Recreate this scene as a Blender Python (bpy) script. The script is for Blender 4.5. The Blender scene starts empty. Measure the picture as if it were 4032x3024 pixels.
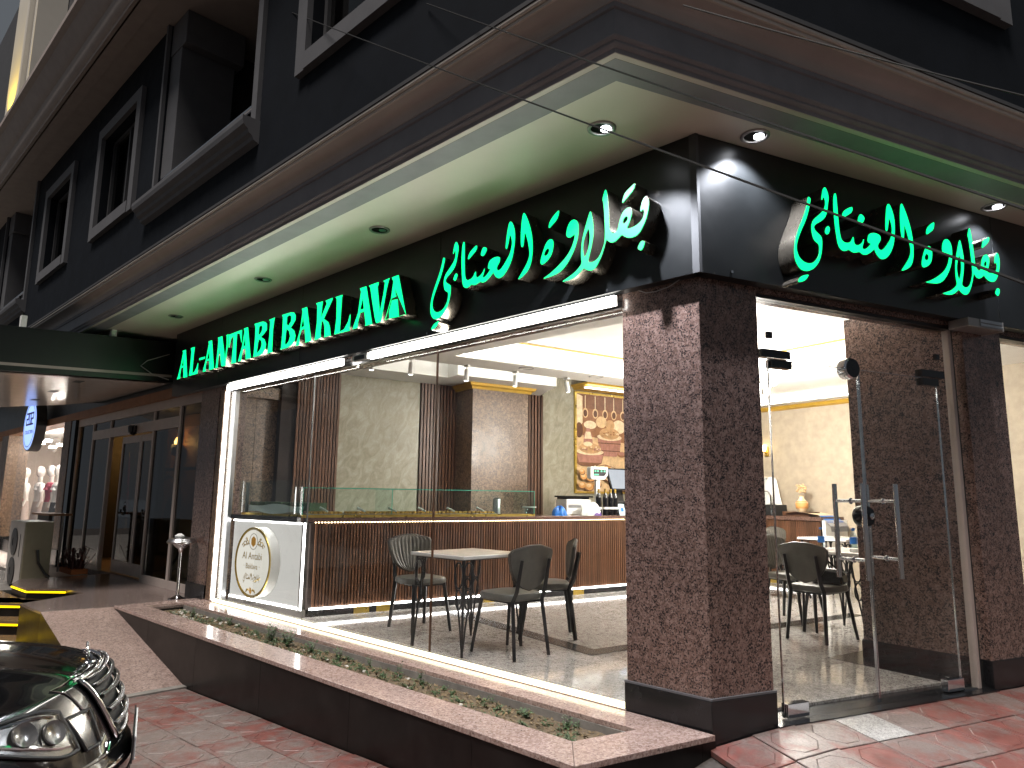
import bpy, bmesh, math, random
from mathutils import Vector, Matrix
R = math.radians
random.seed(7)
C = bpy.context.scene.collection
SC = bpy.context.scene

# ---------------------------------------------------------------- camera
cam_d = bpy.data.cameras.new('camera')
cam_d.lens = 24.8359; cam_d.sensor_width = 36.0; cam_d.sensor_fit = 'HORIZONTAL'
cam_d.clip_start = 0.05; cam_d.clip_end = 500
cam = bpy.data.objects.new('camera', cam_d); C.objects.link(cam)
CR = (0.7156473262757803, 0.6983723847561946, 0.011176609694920224); CD = (-0.10245570594573117, 0.12079182189573703, -0.9873764044589431)
CF = (-0.6909064572816559, 0.7054681764424632, 0.15799658006886413); CP = (1.99898, -3.57694, 1.23)
cam.matrix_world = Matrix(((CR[0], -CD[0], -CF[0], CP[0]), (CR[1], -CD[1], -CF[1], CP[1]), (CR[2], -CD[2], -CF[2], CP[2]), (0, 0, 0, 1)))
SC.camera = cam

# ---------------------------------------------------------------- night sky and street glow
W = bpy.data.worlds.new('World'); SC.world = W; W.use_nodes = True
bg = W.node_tree.nodes['Background']
bg.inputs[0].default_value = (0.82, 0.90, 1.0, 1); bg.inputs[1].default_value = 0.07
sun_d = bpy.data.lights.new('street_light_glow', 'SUN')
sun_d.energy = 2.1; sun_d.angle = R(16); sun_d.color = (1.0, 0.93, 0.89)
sun = bpy.data.objects.new('street_light_glow', sun_d); C.objects.link(sun)
_d = Vector((0.12, -0.40, 0.91)).normalized()          # towards the lamp posts across the street
sun.rotation_euler = _d.to_track_quat('Z', 'Y').to_euler()
SC.view_settings.view_transform = 'Standard'; SC.view_settings.look = 'None'
SC.view_settings.exposure = 0.9; SC.view_settings.gamma = 1.0
SC.cycles.max_bounces = 8; SC.cycles.transparent_max_bounces = 24
SC.cycles.glossy_bounces = 4; SC.cycles.diffuse_bounces = 4
SC.cycles.sample_clamp_indirect = 25.0; SC.cycles.caustics_reflective = False; SC.cycles.caustics_refractive = False

# ---------------------------------------------------------------- frames of the place
# left facade: the x axis, outward is -y.  right facade: along RD, outward NR.  shop interior: along QI, behind the counter is -NI
RD = Vector((0.3505252, 0.9365533, 0)); NR = Vector((0.9365533, -0.3505252, 0))
AI = R(78); QI = Vector((math.cos(AI), math.sin(AI), 0)); NI = Vector((QI.y, -QI.x, 0)); C0 = Vector((-4.59, .188, 0))
UP = Vector((0, 0, 1))
def rp(s, n, z=0.0): return RD*s + NR*n + UP*z
def ip(a, d, z=0.0): return C0 + QI*a - NI*d + UP*z
AR = math.atan2(RD.y, RD.x)

# ---------------------------------------------------------------- materials
MATS = {}
class NT:
    def __init__(s, name):
        s.m = bpy.data.materials.new(name); s.m.use_nodes = True
        s.t = s.m.node_tree; s.n = s.t.nodes; s.b = s.n['Principled BSDF']; MATS[name] = s.m
    def add(s, typ, **kw):
        x = s.n.new(typ)
        for k, v in kw.items():
            if k.startswith('i_'): x.inputs[k[2:].replace('_', ' ')].default_value = v
            else: setattr(x, k, v)
        return x
    def link(s, a, b): s.t.links.new(a, b)
    def co(s, scale=(1, 1, 1), rot=(0, 0, 0)):
        tc = s.add('ShaderNodeTexCoord'); mp = s.add('ShaderNodeMapping')
        mp.inputs['Scale'].default_value = scale; mp.inputs['Rotation'].default_value = rot
        s.link(tc.outputs['Object'], mp.inputs['Vector']); return mp.outputs['Vector']
    def ramp(s, fac, stops, interp='LINEAR'):
        r = s.add('ShaderNodeValToRGB'); cr = r.color_ramp; cr.interpolation = interp
        while len(cr.elements) < len(stops): cr.elements.new(.5)
        for e, (p, c) in zip(cr.elements, stops):
            e.position = p; e.color = (c[0], c[1], c[2], 1) if len(c) == 3 else c
        s.link(fac, r.inputs['Fac']); return r.outputs['Color']
    def noise(s, vec, scale, detail=4, rough=.5, dist=0):
        x = s.add('ShaderNodeTexNoise'); x.inputs['Scale'].default_value = scale; x.inputs['Detail'].default_value = detail
        x.inputs['Roughness'].default_value = rough; x.inputs['Distortion'].default_value = dist
        s.link(vec, x.inputs['Vector']); return x.outputs['Fac']
    def mix(s, fac, a, b, typ='MIX'):
        x = s.add('ShaderNodeMix', data_type='RGBA', blend_type=typ)
        for i, v in ((0, fac), (6, a), (7, b)):
            if hasattr(v, 'links'): s.link(v, x.inputs[i])
            elif i == 0: x.inputs[0].default_value = v
            else: x.inputs[i].default_value = (v[0], v[1], v[2], 1)
        return x.outputs[2]
    def bump(s, h, strength=.3, dist=.01):
        b = s.add('ShaderNodeBump'); b.inputs['Strength'].default_value = strength; b.inputs['Distance'].default_value = dist
        s.link(h, b.inputs['Height']); s.link(b.outputs['Normal'], s.b.inputs['Normal'])

def plain(name, col, rough=.5, metal=0, var=.12, vscale=6, spec=.5, coat=0, bump=0, bscale=60):
    t = NT(name); v = t.co()
    n = t.noise(v, vscale, 5, .6)
    lo = [max(0, c*(1-var)) for c in col]; hi = [min(1, c*(1+var)) for c in col]
    t.link(t.ramp(n, [(.3, lo), (.7, hi)]), t.b.inputs['Base Color'])
    rr = t.add('ShaderNodeMapRange'); rr.inputs['To Min'].default_value = max(0, rough*.85); rr.inputs['To Max'].default_value = min(1, rough*1.18)
    t.link(t.noise(v, vscale*2.3, 4), rr.inputs['Value']); t.link(rr.outputs[0], t.b.inputs['Roughness'])
    t.b.inputs['Metallic'].default_value = metal; t.b.inputs['Specular IOR Level'].default_value = spec
    t.b.inputs['Coat Weight'].default_value = coat
    if bump: t.bump(t.noise(v, bscale, 6), bump, .004)
    return t.m

def granite(name, dark, mid, light, scale=1.0, rough=.22, black=.34, dirt=.25):
    t = NT(name); v = t.co()
    vo = t.add('ShaderNodeTexVoronoi'); vo.inputs['Scale'].default_value = 95*scale; vo.inputs['Randomness'].default_value = 1
    wob = t.add('ShaderNodeTexNoise'); wob.inputs['Scale'].default_value = 60*scale; t.link(v, wob.inputs['Vector'])
    vm = t.add('ShaderNodeVectorMath', operation='MULTIPLY_ADD'); vm.inputs[1].default_value = (.012/scale,)*3
    t.link(wob.outputs['Color'], vm.inputs[0]); t.link(v, vm.inputs[2]); t.link(vm.outputs[0], vo.inputs['Vector'])
    sep = t.add('ShaderNodeSeparateColor'); t.link(vo.outputs['Color'], sep.inputs[0])
    base = t.ramp(sep.outputs[0], [(0, mid), (.35, light), (.6, mid), (.8, [m*.8 for m in mid]), (1, light)])
    n2 = t.noise(v, 120*scale, 5, .65); n3 = t.noise(v, 28*scale, 3, .5)
    ad = t.add('ShaderNodeMath', operation='MULTIPLY_ADD'); ad.inputs[1].default_value = .35; t.link(n3, ad.inputs[0]); t.link(n2, ad.inputs[2])
    spk = t.ramp(ad.outputs[0], [(black+.22, (1, 1, 1)), (black+.30, (0, 0, 0))])
    c = t.mix(spk, base, dark)
    d = t.ramp(t.noise(v, 1.7, 5, .6), [(.35, (1-dirt,)*3), (.65, (1, 1, 1))])
    t.link(t.mix(1.0, c, d, 'MULTIPLY'), t.b.inputs['Base Color'])
    rr = t.add('ShaderNodeMapRange'); rr.inputs['To Min'].default_value = rough*.7; rr.inputs['To Max'].default_value = rough*1.6
    t.link(t.noise(v, 5, 5), rr.inputs['Value']); t.link(rr.outputs[0], t.b.inputs['Roughness'])
    return t.m

def emit(name, col, strength):
    t = NT(name); t.b.inputs['Base Color'].default_value = (.02, .02, .02, 1)
    t.b.inputs['Emission Color'].default_value = (*col, 1); t.b.inputs['Emission Strength'].default_value = strength
    return t.m

def glass(name, tint=(1, 1, 1), ior=1.45, dirt=0.0, gloss_rough=0.0):
    t = NT(name); t.n.remove(t.b); out = t.n['Material Output']
    tr = t.add('ShaderNodeBsdfTransparent'); tr.inputs[0].default_value = (*tint, 1)
    gl = t.add('ShaderNodeBsdfGlossy'); gl.inputs['Roughness'].default_value = gloss_rough
    fr = t.add('ShaderNodeFresnel'); fr.inputs['IOR'].default_value = ior
    ge = t.add('ShaderNodeNewGeometry'); iv = t.add('ShaderNodeMath', operation='SUBTRACT'); iv.inputs[0].default_value = 1; t.link(ge.outputs['Backfacing'], iv.inputs[1])
    mu = t.add('ShaderNodeMath', operation='MULTIPLY'); t.link(fr.outputs[0], mu.inputs[0]); t.link(iv.outputs[0], mu.inputs[1])
    mx = t.add('ShaderNodeMixShader'); t.link(mu.outputs[0], mx.inputs[0]); t.link(tr.outputs[0], mx.inputs[1]); t.link(gl.outputs[0], mx.inputs[2])
    last = mx.outputs[0]
    if dirt:
        v = t.co(); df = t.add('ShaderNodeBsdfDiffuse'); df.inputs[0].default_value = (.75, .73, .7, 1)
        n = t.ramp(t.noise(v, 3.1, 8, .7, .6), [(.5, (0, 0, 0)), (.8, (dirt,)*3)])
        m2 = t.add('ShaderNodeMixShader'); t.link(n, m2.inputs[0]); t.link(last, m2.inputs[1]); t.link(df.outputs[0], m2.inputs[2]); last = m2.outputs[0]
    t.link(last, out.inputs['Surface']); return t.m

def wood(name, c1, c2, rough=.4):
    t = NT(name); v = t.co((9, 9, .8))
    oi = t.add('ShaderNodeObjectInfo'); va = t.add('ShaderNodeVectorMath', operation='ADD')
    t.link(v, va.inputs[0]); t.link(oi.outputs['Location'], va.inputs[1])
    n = t.noise(va.outputs[0], 6, 8, .65, 1.2)
    c = t.ramp(n, [(.3, c1), (.7, c2)])
    j = t.add('ShaderNodeMapRange'); j.inputs['To Min'].default_value = .7; j.inputs['To Max'].default_value = 1.25; t.link(oi.outputs['Random'], j.inputs['Value'])
    hs = t.add('ShaderNodeHueSaturation'); t.link(j.outputs[0], hs.inputs['Value']); t.link(c, hs.inputs['Color'])
    t.link(hs.outputs[0], t.b.inputs['Base Color']); t.b.inputs['Roughness'].default_value = rough
    return t.m

def marble(name, c1, c2, c3, rough=.3):
    t = NT(name); v = t.co((1, 1, 1), (R(30), R(25), R(10)))
    st = t.add('ShaderNodeMapping'); st.inputs['Scale'].default_value = (3.2, 3.2, .7); t.link(v, st.inputs['Vector'])
    n = t.noise(st.outputs[0], 2.4, 9, .68, 1.4); n2 = t.noise(st.outputs[0], 7, 6, .7, 2)
    a = t.ramp(n, [(.32, c2), (.5, c1), (.68, c3)]); b = t.ramp(n2, [(.42, (1, 1, 1)), (.5, (.78, .76, .70)), (.58, (1, 1, 1))])
    t.link(t.mix(.55, a, t.mix(1.0, a, b, 'MULTIPLY')), t.b.inputs['Base Color']); t.b.inputs['Roughness'].default_value = rough
    return t.m

def tile_mat(name):
    t = NT(name); v = t.co(); oi = t.add('ShaderNodeObjectInfo'); va = t.add('ShaderNodeVectorMath', operation='ADD')
    sc = t.add('ShaderNodeVectorMath', operation='SCALE'); sc.inputs['Scale'].default_value = 1.0
    t.link(oi.outputs['Location'], sc.inputs[0]); t.link(v, va.inputs[0]); t.link(sc.outputs[0], va.inputs[1])
    vec = va.outputs[0]
    worn = t.noise(vec, 3.2, 8, .68, .4); fine = t.noise(vec, 90, 5, .7); mid = t.noise(vec, 14, 6, .65)
    red = t.ramp(mid, [(.3, (.11, .036, .030)), (.7, (.20, .070, .056))])
    grey = t.ramp(fine, [(.3, (.10, .076, .068)), (.7, (.23, .185, .165))])
    a = t.add('ShaderNodeMath', operation='MULTIPLY_ADD'); a.inputs[1].default_value = .45; t.link(mid, a.inputs[0]); t.link(worn, a.inputs[2])
    r2 = t.add('ShaderNodeMath', operation='MULTIPLY_ADD'); r2.inputs[1].default_value = .22; t.link(oi.outputs['Random'], r2.inputs[0]); t.link(a.outputs[0], r2.inputs[2])
    f = t.ramp(r2.outputs[0], [(.76, (0, 0, 0)), (.98, (1, 1, 1))])
    c = t.mix(f, grey, red)
    t.link(c, t.b.inputs['Base Color'])
    rr = t.ramp(mid, [(.3, (.30,)*3), (.7, (.62,)*3)]); t.link(rr, t.b.inputs['Roughness'])
    t.bump(t.noise(vec, 38, 4, .6), .5, .004)
    return t.m

granite('pillar_granite', (.024, .020, .020), (.195, .120, .097), (.32, .215, .182), .8, .2, .37)
granite('column_granite', (.045, .030, .020), (.20, .118, .068), (.33, .215, .14), .7, .32, .38)
granite('cap_granite', (.14, .095, .082), (.34, .235, .20), (.48, .37, .33), .9, .12, .30, .18)
granite('ramp_granite', (.10, .070, .060), (.27, .19, .16), (.38, .29, .255), .75, .45, .32, .2)
granite('terrace_granite', (.06, .045, .04), (.17, .125, .11), (.25, .20, .18), 1.3, .16, .32, .2)
granite('floor_granite', (.17, .15, .14), (.40, .375, .35), (.54, .515, .49), .8, .07, .36, .05)
granite('white_granite', (.10, .095, .09), (.34, .33, .31), (.50, .49, .47), 1.1, .3, .34, .15)
granite('counter_granite', (.04, .022, .018), (.115, .062, .045), (.20, .12, .095), 1.2, .18, .32, .05)
plain('black_granite', (.012, .012, .013), .22, var=.4, vscale=12)
plain('planter_face', (.010, .0085, .008), .3, var=.5, vscale=5, spec=.22)
plain('sign_black', (.007, .0077, .008), .33, var=.25, vscale=3, bump=.04, bscale=25)
plain('letter_steel', (.20, .175, .14), .26, .85, var=.2)
emit('letter_green', (.0, 1.0, .24), 1.25)
emit('led_white', (1.0, .985, .94), 5.0)
emit('led_tube', (1.0, .975, .90), 17.0)
emit('led_warm', (1.0, .93, .62), 2.0)
emit('led_cove', (1.0, .975, .92), 13.0)
emit('led_counter', (1.0, .985, .96), 10.0)
emit('led_counter_warm', (1.0, .70, .42), 14.0)
emit('led_amber', (1.0, .62, .0), 2.0)
emit('lamp_lens', (.92, .95, 1.0), 9.0)
emit('spot_lens', (1.0, 1.0, 1.0), 6.0)
plain('wall_dark', (.0065, .0085, .012), .75, var=.2, vscale=3, bump=.15, bscale=80, spec=.12)
plain('trim_grey', (.10, .10, .105), .6, var=.1, vscale=5)
plain('trim_dark', (.05, .05, .052), .6)
plain('cornice_grey', (.22, .225, .245), .55, var=.12, vscale=4, bump=.05, bscale=30)
plain('cornice_pale', (.55, .51, .46), .5, var=.08, vscale=3)
plain('cove_taupe', (.40, .37, .35), .55, var=.1, vscale=2)
plain('soffit_paint', (.66, .62, .54), .42, var=.06, vscale=1.2)
plain('soffit_dim', (.34, .29, .26), .6, var=.08)
plain('groove_khaki', (.13, .105, .06), .6)
plain('white_paint', (.80, .79, .76), .5, var=.02)
plain('ceiling_paint', (.74, .71, .66), .55, var=.03)
plain('gold_paint', (.55, .33, .04), .38, .25, var=.15)
plain('gold_metal', (.62, .44, .10), .28, .9)
marble('wall_marble', (.36, .335, .255), (.27, .25, .18), (.46, .435, .355))
wood('walnut', (.085, .036, .018), (.165, .075, .038))
plain('slat_backing', (.020, .011, .008), .7)
plain('wallpaper', (.46, .385, .29), .7, var=.12, vscale=9)
plain('leather', (.10, .093, .080), .42, var=.2, vscale=10, bump=.1, bscale=90)
plain('leather_piping', (.055, .05, .043), .5)
plain('black_metal', (.013, .013, .014), .38, .2)
plain('table_marble', (.66, .64, .62), .15, var=.12, vscale=4)
plain('chrome', (.66, .66, .68), .09, 1, var=.05)
plain('steel', (.42, .42, .43), .3, 1, var=.1)
plain('aluminium', (.33, .31, .30), .4, .6, var=.1)
plain('frame_alu', (.46, .39, .35), .42, .15, var=.08)
plain('dark_plastic', (.014, .014, .015), .4)
plain('black_gloss', (.008, .008, .009), .12)
plain('white_plastic', (.70, .70, .68), .4, var=.04)
plain('paper_white', (.78, .78, .76), .7, var=.04)
plain('blue_plastic', (.02, .16, .55), .35)
plain('purple_print', (.10, .04, .22), .45)
plain('green_led_off', (.02, .30, .20), .4)
emit('scale_digits', (.10, .9, .45), .8)
emit('screen_glow', (.50, .56, .66), .45)
plain('red_cloth', (.30, .02, .03), .8)
plain('pink_cloth', (.55, .10, .16), .8)
plain('mannequin_white', (.76, .70, .66), .35, var=.02)
plain('shirt_white', (.78, .76, .74), .8, var=.04)
plain('skirt_pale', (.52, .42, .38), .8)
plain('soil', (.115, .085, .052), .95, var=.4, vscale=18, bump=.9, bscale=40)
plain('pebble_white', (.50, .47, .42), .7, var=.3, vscale=30)
plain('dry_leaf', (.16, .115, .060), .9, var=.4, vscale=40)
plain('leaf_green', (.060, .105, .042), .6, var=.45, vscale=25)
plain('leaf_red', (.075, .022, .022), .6, var=.4, vscale=25)
plain('terracotta', (.42, .13, .04), .8)
plain('ac_beige', (.30, .27, .19), .5, var=.06)
plain('ac_white', (.50, .46, .42), .5, var=.06)
plain('cable_black', (.006, .006, .006), .6)
plain('joint_mortar', (.055, .046, .040), .9, var=.3, vscale=20, bump=.4)
plain('concrete', (.20, .185, .165), .85, var=.25, vscale=9, bump=.4)
plain('car_black', (.0030, .0030, .0034), .16, 0, var=.1, spec=.5, coat=1.0)
plain('tyre', (.008, .008, .008), .8)
plain('lamp_reflector', (.26, .255, .245), .22, .9, var=.25, vscale=16)
plain('lamp_smoke', (.16, .155, .15), .2, .6, var=.3, vscale=12)
plain('plate_white', (.6, .6, .58), .5)
plain('gold_print', (.36, .24, .05), .4, .5)
plain('ink_brown', (.10, .075, .03), .6)
plain('amber_print', (.62, .33, .06), .5)
emit('oval_face', (1.0, .97, .86), .38)
emit('blade_face', (.30, .45, 1.0), .95)
emit('panel_glow', (1.0, .97, .92), .30)
emit('bulb_amber', (1.0, .50, .10), 30.0)
emit('sconce_glow', (1.0, .72, .32), 6.0)
emit('shop_light', (1.0, .95, .90), 90.0)
emit('crystal_light', (1.0, .93, .84), 10.0)
emit('red_tail', (1.0, .05, .03), 2.0)
emit('sign_blue', (.1, .25, 1.0), 6.0)
emit('sign_green', (.02, 1.0, .35), 9.0)
plain('lobby_wall', (.26, .12, .055), .6, var=.2, vscale=4)
plain('lobby_dark', (.03, .026, .024), .6)
plain('boutique_wall', (.50, .43, .38), .7, var=.06)
plain('step_tread', (.20, .13, .07), .18)
glass('clear_glass', (.985, .992, .985), 1.45, .05)
glass('case_glass', (.93, .985, .97), 1.45)
glass('dark_glass', (.30, .32, .34), 1.55)
glass('lens_glass', (.92, .93, .93), 1.5)
glass('bottle_plastic', (.88, .93, .97), 1.4)
glass('tinted_glass', (.05, .055, .06), 1.55)
tile_mat('paver')

# ---------------------------------------------------------------- mesh helpers
class MB:
    def __init__(s): s.v = []; s.f = []
    def q(s, *pts):
        n = len(s.v); s.v += [Vector(p) for p in pts]; s.f.append(tuple(range(n, n+len(pts)))); return s
    def box(s, x0, x1, y0, y1, z0, z1):
        n = len(s.v); s.v += [Vector(p) for p in ((x0,y0,z0),(x1,y0,z0),(x1,y1,z0),(x0,y1,z0),(x0,y0,z1),(x1,y0,z1),(x1,y1,z1),(x0,y1,z1))]
        s.f += [tuple(n+i for i in t) for t in ((3,2,1,0),(4,5,6,7),(0,1,5,4),(1,2,6,5),(2,3,7,6),(3,0,4,7))]; return s
    def fbox(s, fn, a0, a1, b0, b1, z0, z1):           # box in another frame, fn(a, b, z)
        n = len(s.v); s.v += [fn(*p) for p in ((a0,b0,z0),(a1,b0,z0),(a1,b1,z0),(a0,b1,z0),(a0,b0,z1),(a1,b0,z1),(a1,b1,z1),(a0,b1,z1))]
        s.f += [tuple(n+i for i in t) for t in ((3,2,1,0),(4,5,6,7),(0,1,5,4),(1,2,6,5),(2,3,7,6),(3,0,4,7))]; return s
    def prism(s, poly, z0, z1, top=True, bot=True):
        n = len(s.v); k = len(poly)
        s.v += [Vector((p[0], p[1], z0)) for p in poly] + [Vector((p[0], p[1], z1)) for p in poly]
        for i in range(k): s.f.append((n+i, n+(i+1) % k, n+k+(i+1) % k, n+k+i))
        if top: s.f.append(tuple(range(n+k, n+2*k)))
        if bot: s.f.append(tuple(range(n+k-1, n-1, -1)))
        return s
    def extr(s, prof, a, b):                            # closed profile of points at a, moved to b (callables of profile point)
        n = len(s.v); k = len(prof); s.v += [Vector(a(p)) for p in prof] + [Vector(b(p)) for p in prof]
        for i in range(k): s.f.append((n+i, n+(i+1) % k, n+k+(i+1) % k, n+k+i))
        s.f.append(tuple(range(n+k-1, n-1, -1))); s.f.append(tuple(range(n+k, n+2*k))); return s
    def tube(s, path, r, k=8, cap=True, sq=False):
        path = [Vector(p) for p in path]; n = len(s.v); m = len(path)
        rr = r if isinstance(r, (list, tuple)) else [r]*m
        up = None
        for i, p in enumerate(path):
            d = (path[min(i+1, m-1)] - path[max(i-1, 0)]).normalized()
            if up is None: up = d.orthogonal().normalized()
            up = (up - d*up.dot(d))
            if up.length < 1e-6: up = d.orthogonal()
            up.normalize(); sd = d.cross(up)
            for j in range(k):
                a = 2*math.pi*(j+.5)/k; s.v.append(p + (up*math.cos(a) + sd*math.sin(a))*rr[i])
        for i in range(m-1):
            for j in range(k): s.f.append((n+i*k+j, n+i*k+(j+1) % k, n+(i+1)*k+(j+1) % k, n+(i+1)*k+j))
        if cap: s.f.append(tuple(range(n+k-1, n-1, -1))); s.f.append(tuple(range(n+(m-1)*k, n+m*k)))
        return s
    def lathe(s, prof, k=16, c=(0, 0, 0), sx=1, sy=1, cap=True):
        n = len(s.v); m = len(prof); c = Vector(c)
        for r, z in prof:
            for j in range(k):
                a = 2*math.pi*j/k; s.v.append(c + Vector((r*sx*math.cos(a), r*sy*math.sin(a), z)))
        for i in range(m-1):
            for j in range(k): s.f.append((n+i*k+j, n+i*k+(j+1) % k, n+(i+1)*k+(j+1) % k, n+(i+1)*k+j))
        if cap:
            s.f.append(tuple(range(n+k-1, n-1, -1))); s.f.append(tuple(range(n+(m-1)*k, n+m*k)))
        return s
    def grid(s, fn, nu, nv, flip=False):
        n = len(s.v)
        for i in range(nu+1):
            for j in range(nv+1): s.v.append(Vector(fn(i/nu, j/nv)))
        for i in range(nu):
            for j in range(nv):
                a = n+i*(nv+1)+j; t = (a, a+nv+1, a+nv+2, a+1); s.f.append(t[::-1] if flip else t)
        return s
    def xf(s, m):
        s.v = [m @ p for p in s.v]; return s

def wloc(p):
    v = Vector((0, 0, 0))
    while p is not None: v += p.location; p = p.parent
    return v
def mesh_of(name, mb, mat, off=Vector((0, 0, 0)), smooth=False):
    me = bpy.data.meshes.new(name); me.from_pydata([tuple(p-off) for p in mb.v], [], mb.f); me.validate()
    bm = bmesh.new(); bm.from_mesh(me); bmesh.ops.recalc_face_normals(bm, faces=bm.faces); bm.to_mesh(me); bm.free()
    for m in (mat if isinstance(mat, (list, tuple)) else [mat]): me.materials.append(MATS[m])
    if smooth:
        for p in me.polygons: p.use_smooth = True
        try: me.set_sharp_from_angle(angle=R(38))
        except Exception: pass
    return me
def obj(name, mb, mat, parent=None, local=False, smooth=False, bevel=0, label=None):
    off = Vector((0, 0, 0)) if (local or parent is None) else wloc(parent)
    o = bpy.data.objects.new(name, mesh_of(name, mb, mat, off, smooth)); C.objects.link(o)
    if parent is not None: o.parent = parent
    if bevel:
        b = o.modifiers.new('bevel', 'BEVEL'); b.width = bevel; b.segments = 2; b.limit_method = 'ANGLE'; b.angle_limit = R(40)
    if label: o['label'] = label
    return o
def thing(name, label, cat, loc=(0, 0, 0), rz=0, group=None):
    o = bpy.data.objects.new(name, None); C.objects.link(o); o.location = loc; o.rotation_euler = (0, 0, rz)
    o.empty_display_size = .1; o['label'] = label; o['category'] = cat
    if group: o['group'] = group
    return o
def tag(o, label, cat, group=None):
    o['label'] = label; o['category'] = cat
    if group: o['group'] = group
    return o
def struct(name, mb, mat, smooth=False):
    o = obj(name, mb, mat, None, smooth=smooth); o['kind'] = 'structure'; return o
def dup(root, loc, rz, label, group=None):
    r = root.copy(); C.objects.link(r); r.location = loc; r.rotation_euler = (0, 0, rz); r['label'] = label
    if group: r['group'] = group
    for ch in list(root.children):
        c = ch.copy(); C.objects.link(c); c.parent = r
        for g in list(ch.children):
            d = g.copy(); C.objects.link(d); d.parent = c
    return r
def inst(name, me, parent, loc, rz=0, mat=None):        # one more object of a shared mesh, loc in the world
    o = bpy.data.objects.new(name, me); C.objects.link(o); o.parent = parent
    o.location = Vector(loc) - (wloc(parent) if parent else Vector((0, 0, 0))); o.rotation_euler = (0, 0, rz)
    return o
def chaikin(l, n=1):
    for _ in range(n):
        o = []
        for i in range(len(l)):
            a, b = l[i], l[(i+1) % len(l)]
            o += [(a[0]*.75+b[0]*.25, a[1]*.75+b[1]*.25), (a[0]*.25+b[0]*.75, a[1]*.25+b[1]*.75)]
        l = o
    return l
def frame(o, x, y):
    x = Vector(x).normalized(); y = Vector(y).normalized(); z = x.cross(y)
    return Matrix(((x.x, y.x, z.x, o[0]), (x.y, y.y, z.y, o[1]), (x.z, y.z, z.z, o[2]), (0, 0, 0, 1)))
def flat(name, loops, depth, mat, parent, mw, offset=0, bevel=0):   # filled outline(s) in the plane of mw, pushed out by depth
    cu = bpy.data.curves.new(name, 'CURVE'); cu.dimensions = '2D'; cu.fill_mode = 'BOTH'; cu.extrude = depth/2; cu.offset = offset; cu.bevel_depth = bevel
    for l in loops:
        sp = cu.splines.new('POLY'); sp.points.add(len(l)-1); sp.use_cyclic_u = True
        for p, q in zip(sp.points, l): p.co = (q[0], q[1], 0, 1)
    t = bpy.data.objects.new('tmp', cu); me = bpy.data.meshes.new_from_object(t); bpy.data.objects.remove(t); bpy.data.curves.remove(cu)
    me.name = name; off = wloc(parent) if parent else Vector((0, 0, 0))
    me.transform(Matrix.Translation(-off) @ mw @ Matrix.Translation((0, 0, depth/2))); me.materials.clear(); me.materials.append(MATS[mat])
    o = bpy.data.objects.new(name, me); C.objects.link(o); o.parent = parent
    return o
def text(name, body, size, mat, parent, mw, depth=.002, align='CENTER', sx=1.0):
    cu = bpy.data.curves.new(name, 'FONT'); cu.body = body; cu.size = size; cu.align_x = align; cu.extrude = depth/2; cu.resolution_u = 3
    t = bpy.data.objects.new('tmp', cu); me = bpy.data.meshes.new_from_object(t); bpy.data.objects.remove(t); bpy.data.curves.remove(cu)
    me.name = name; off = wloc(parent) if parent else Vector((0, 0, 0))
    me.transform(Matrix.Translation(-off) @ mw @ Matrix.Diagonal((sx, 1, 1, 1))); me.materials.clear(); me.materials.append(MATS[mat])
    o = bpy.data.objects.new(name, me); C.objects.link(o); o.parent = parent
    return o
def lamp(name, typ, loc, target, energy, col, parent, **kw):
    l = bpy.data.lights.new(name, typ); l.energy = energy; l.color = col
    for k, v in kw.items(): setattr(l, k, v)
    o = bpy.data.objects.new(name, l); C.objects.link(o); o.parent = parent
    o.location = Vector(loc) - (wloc(parent) if parent else Vector((0, 0, 0)))
    o.rotation_euler = (Vector(loc)-Vector(target)).to_track_quat('Z', 'Y').to_euler()
    return o
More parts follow.
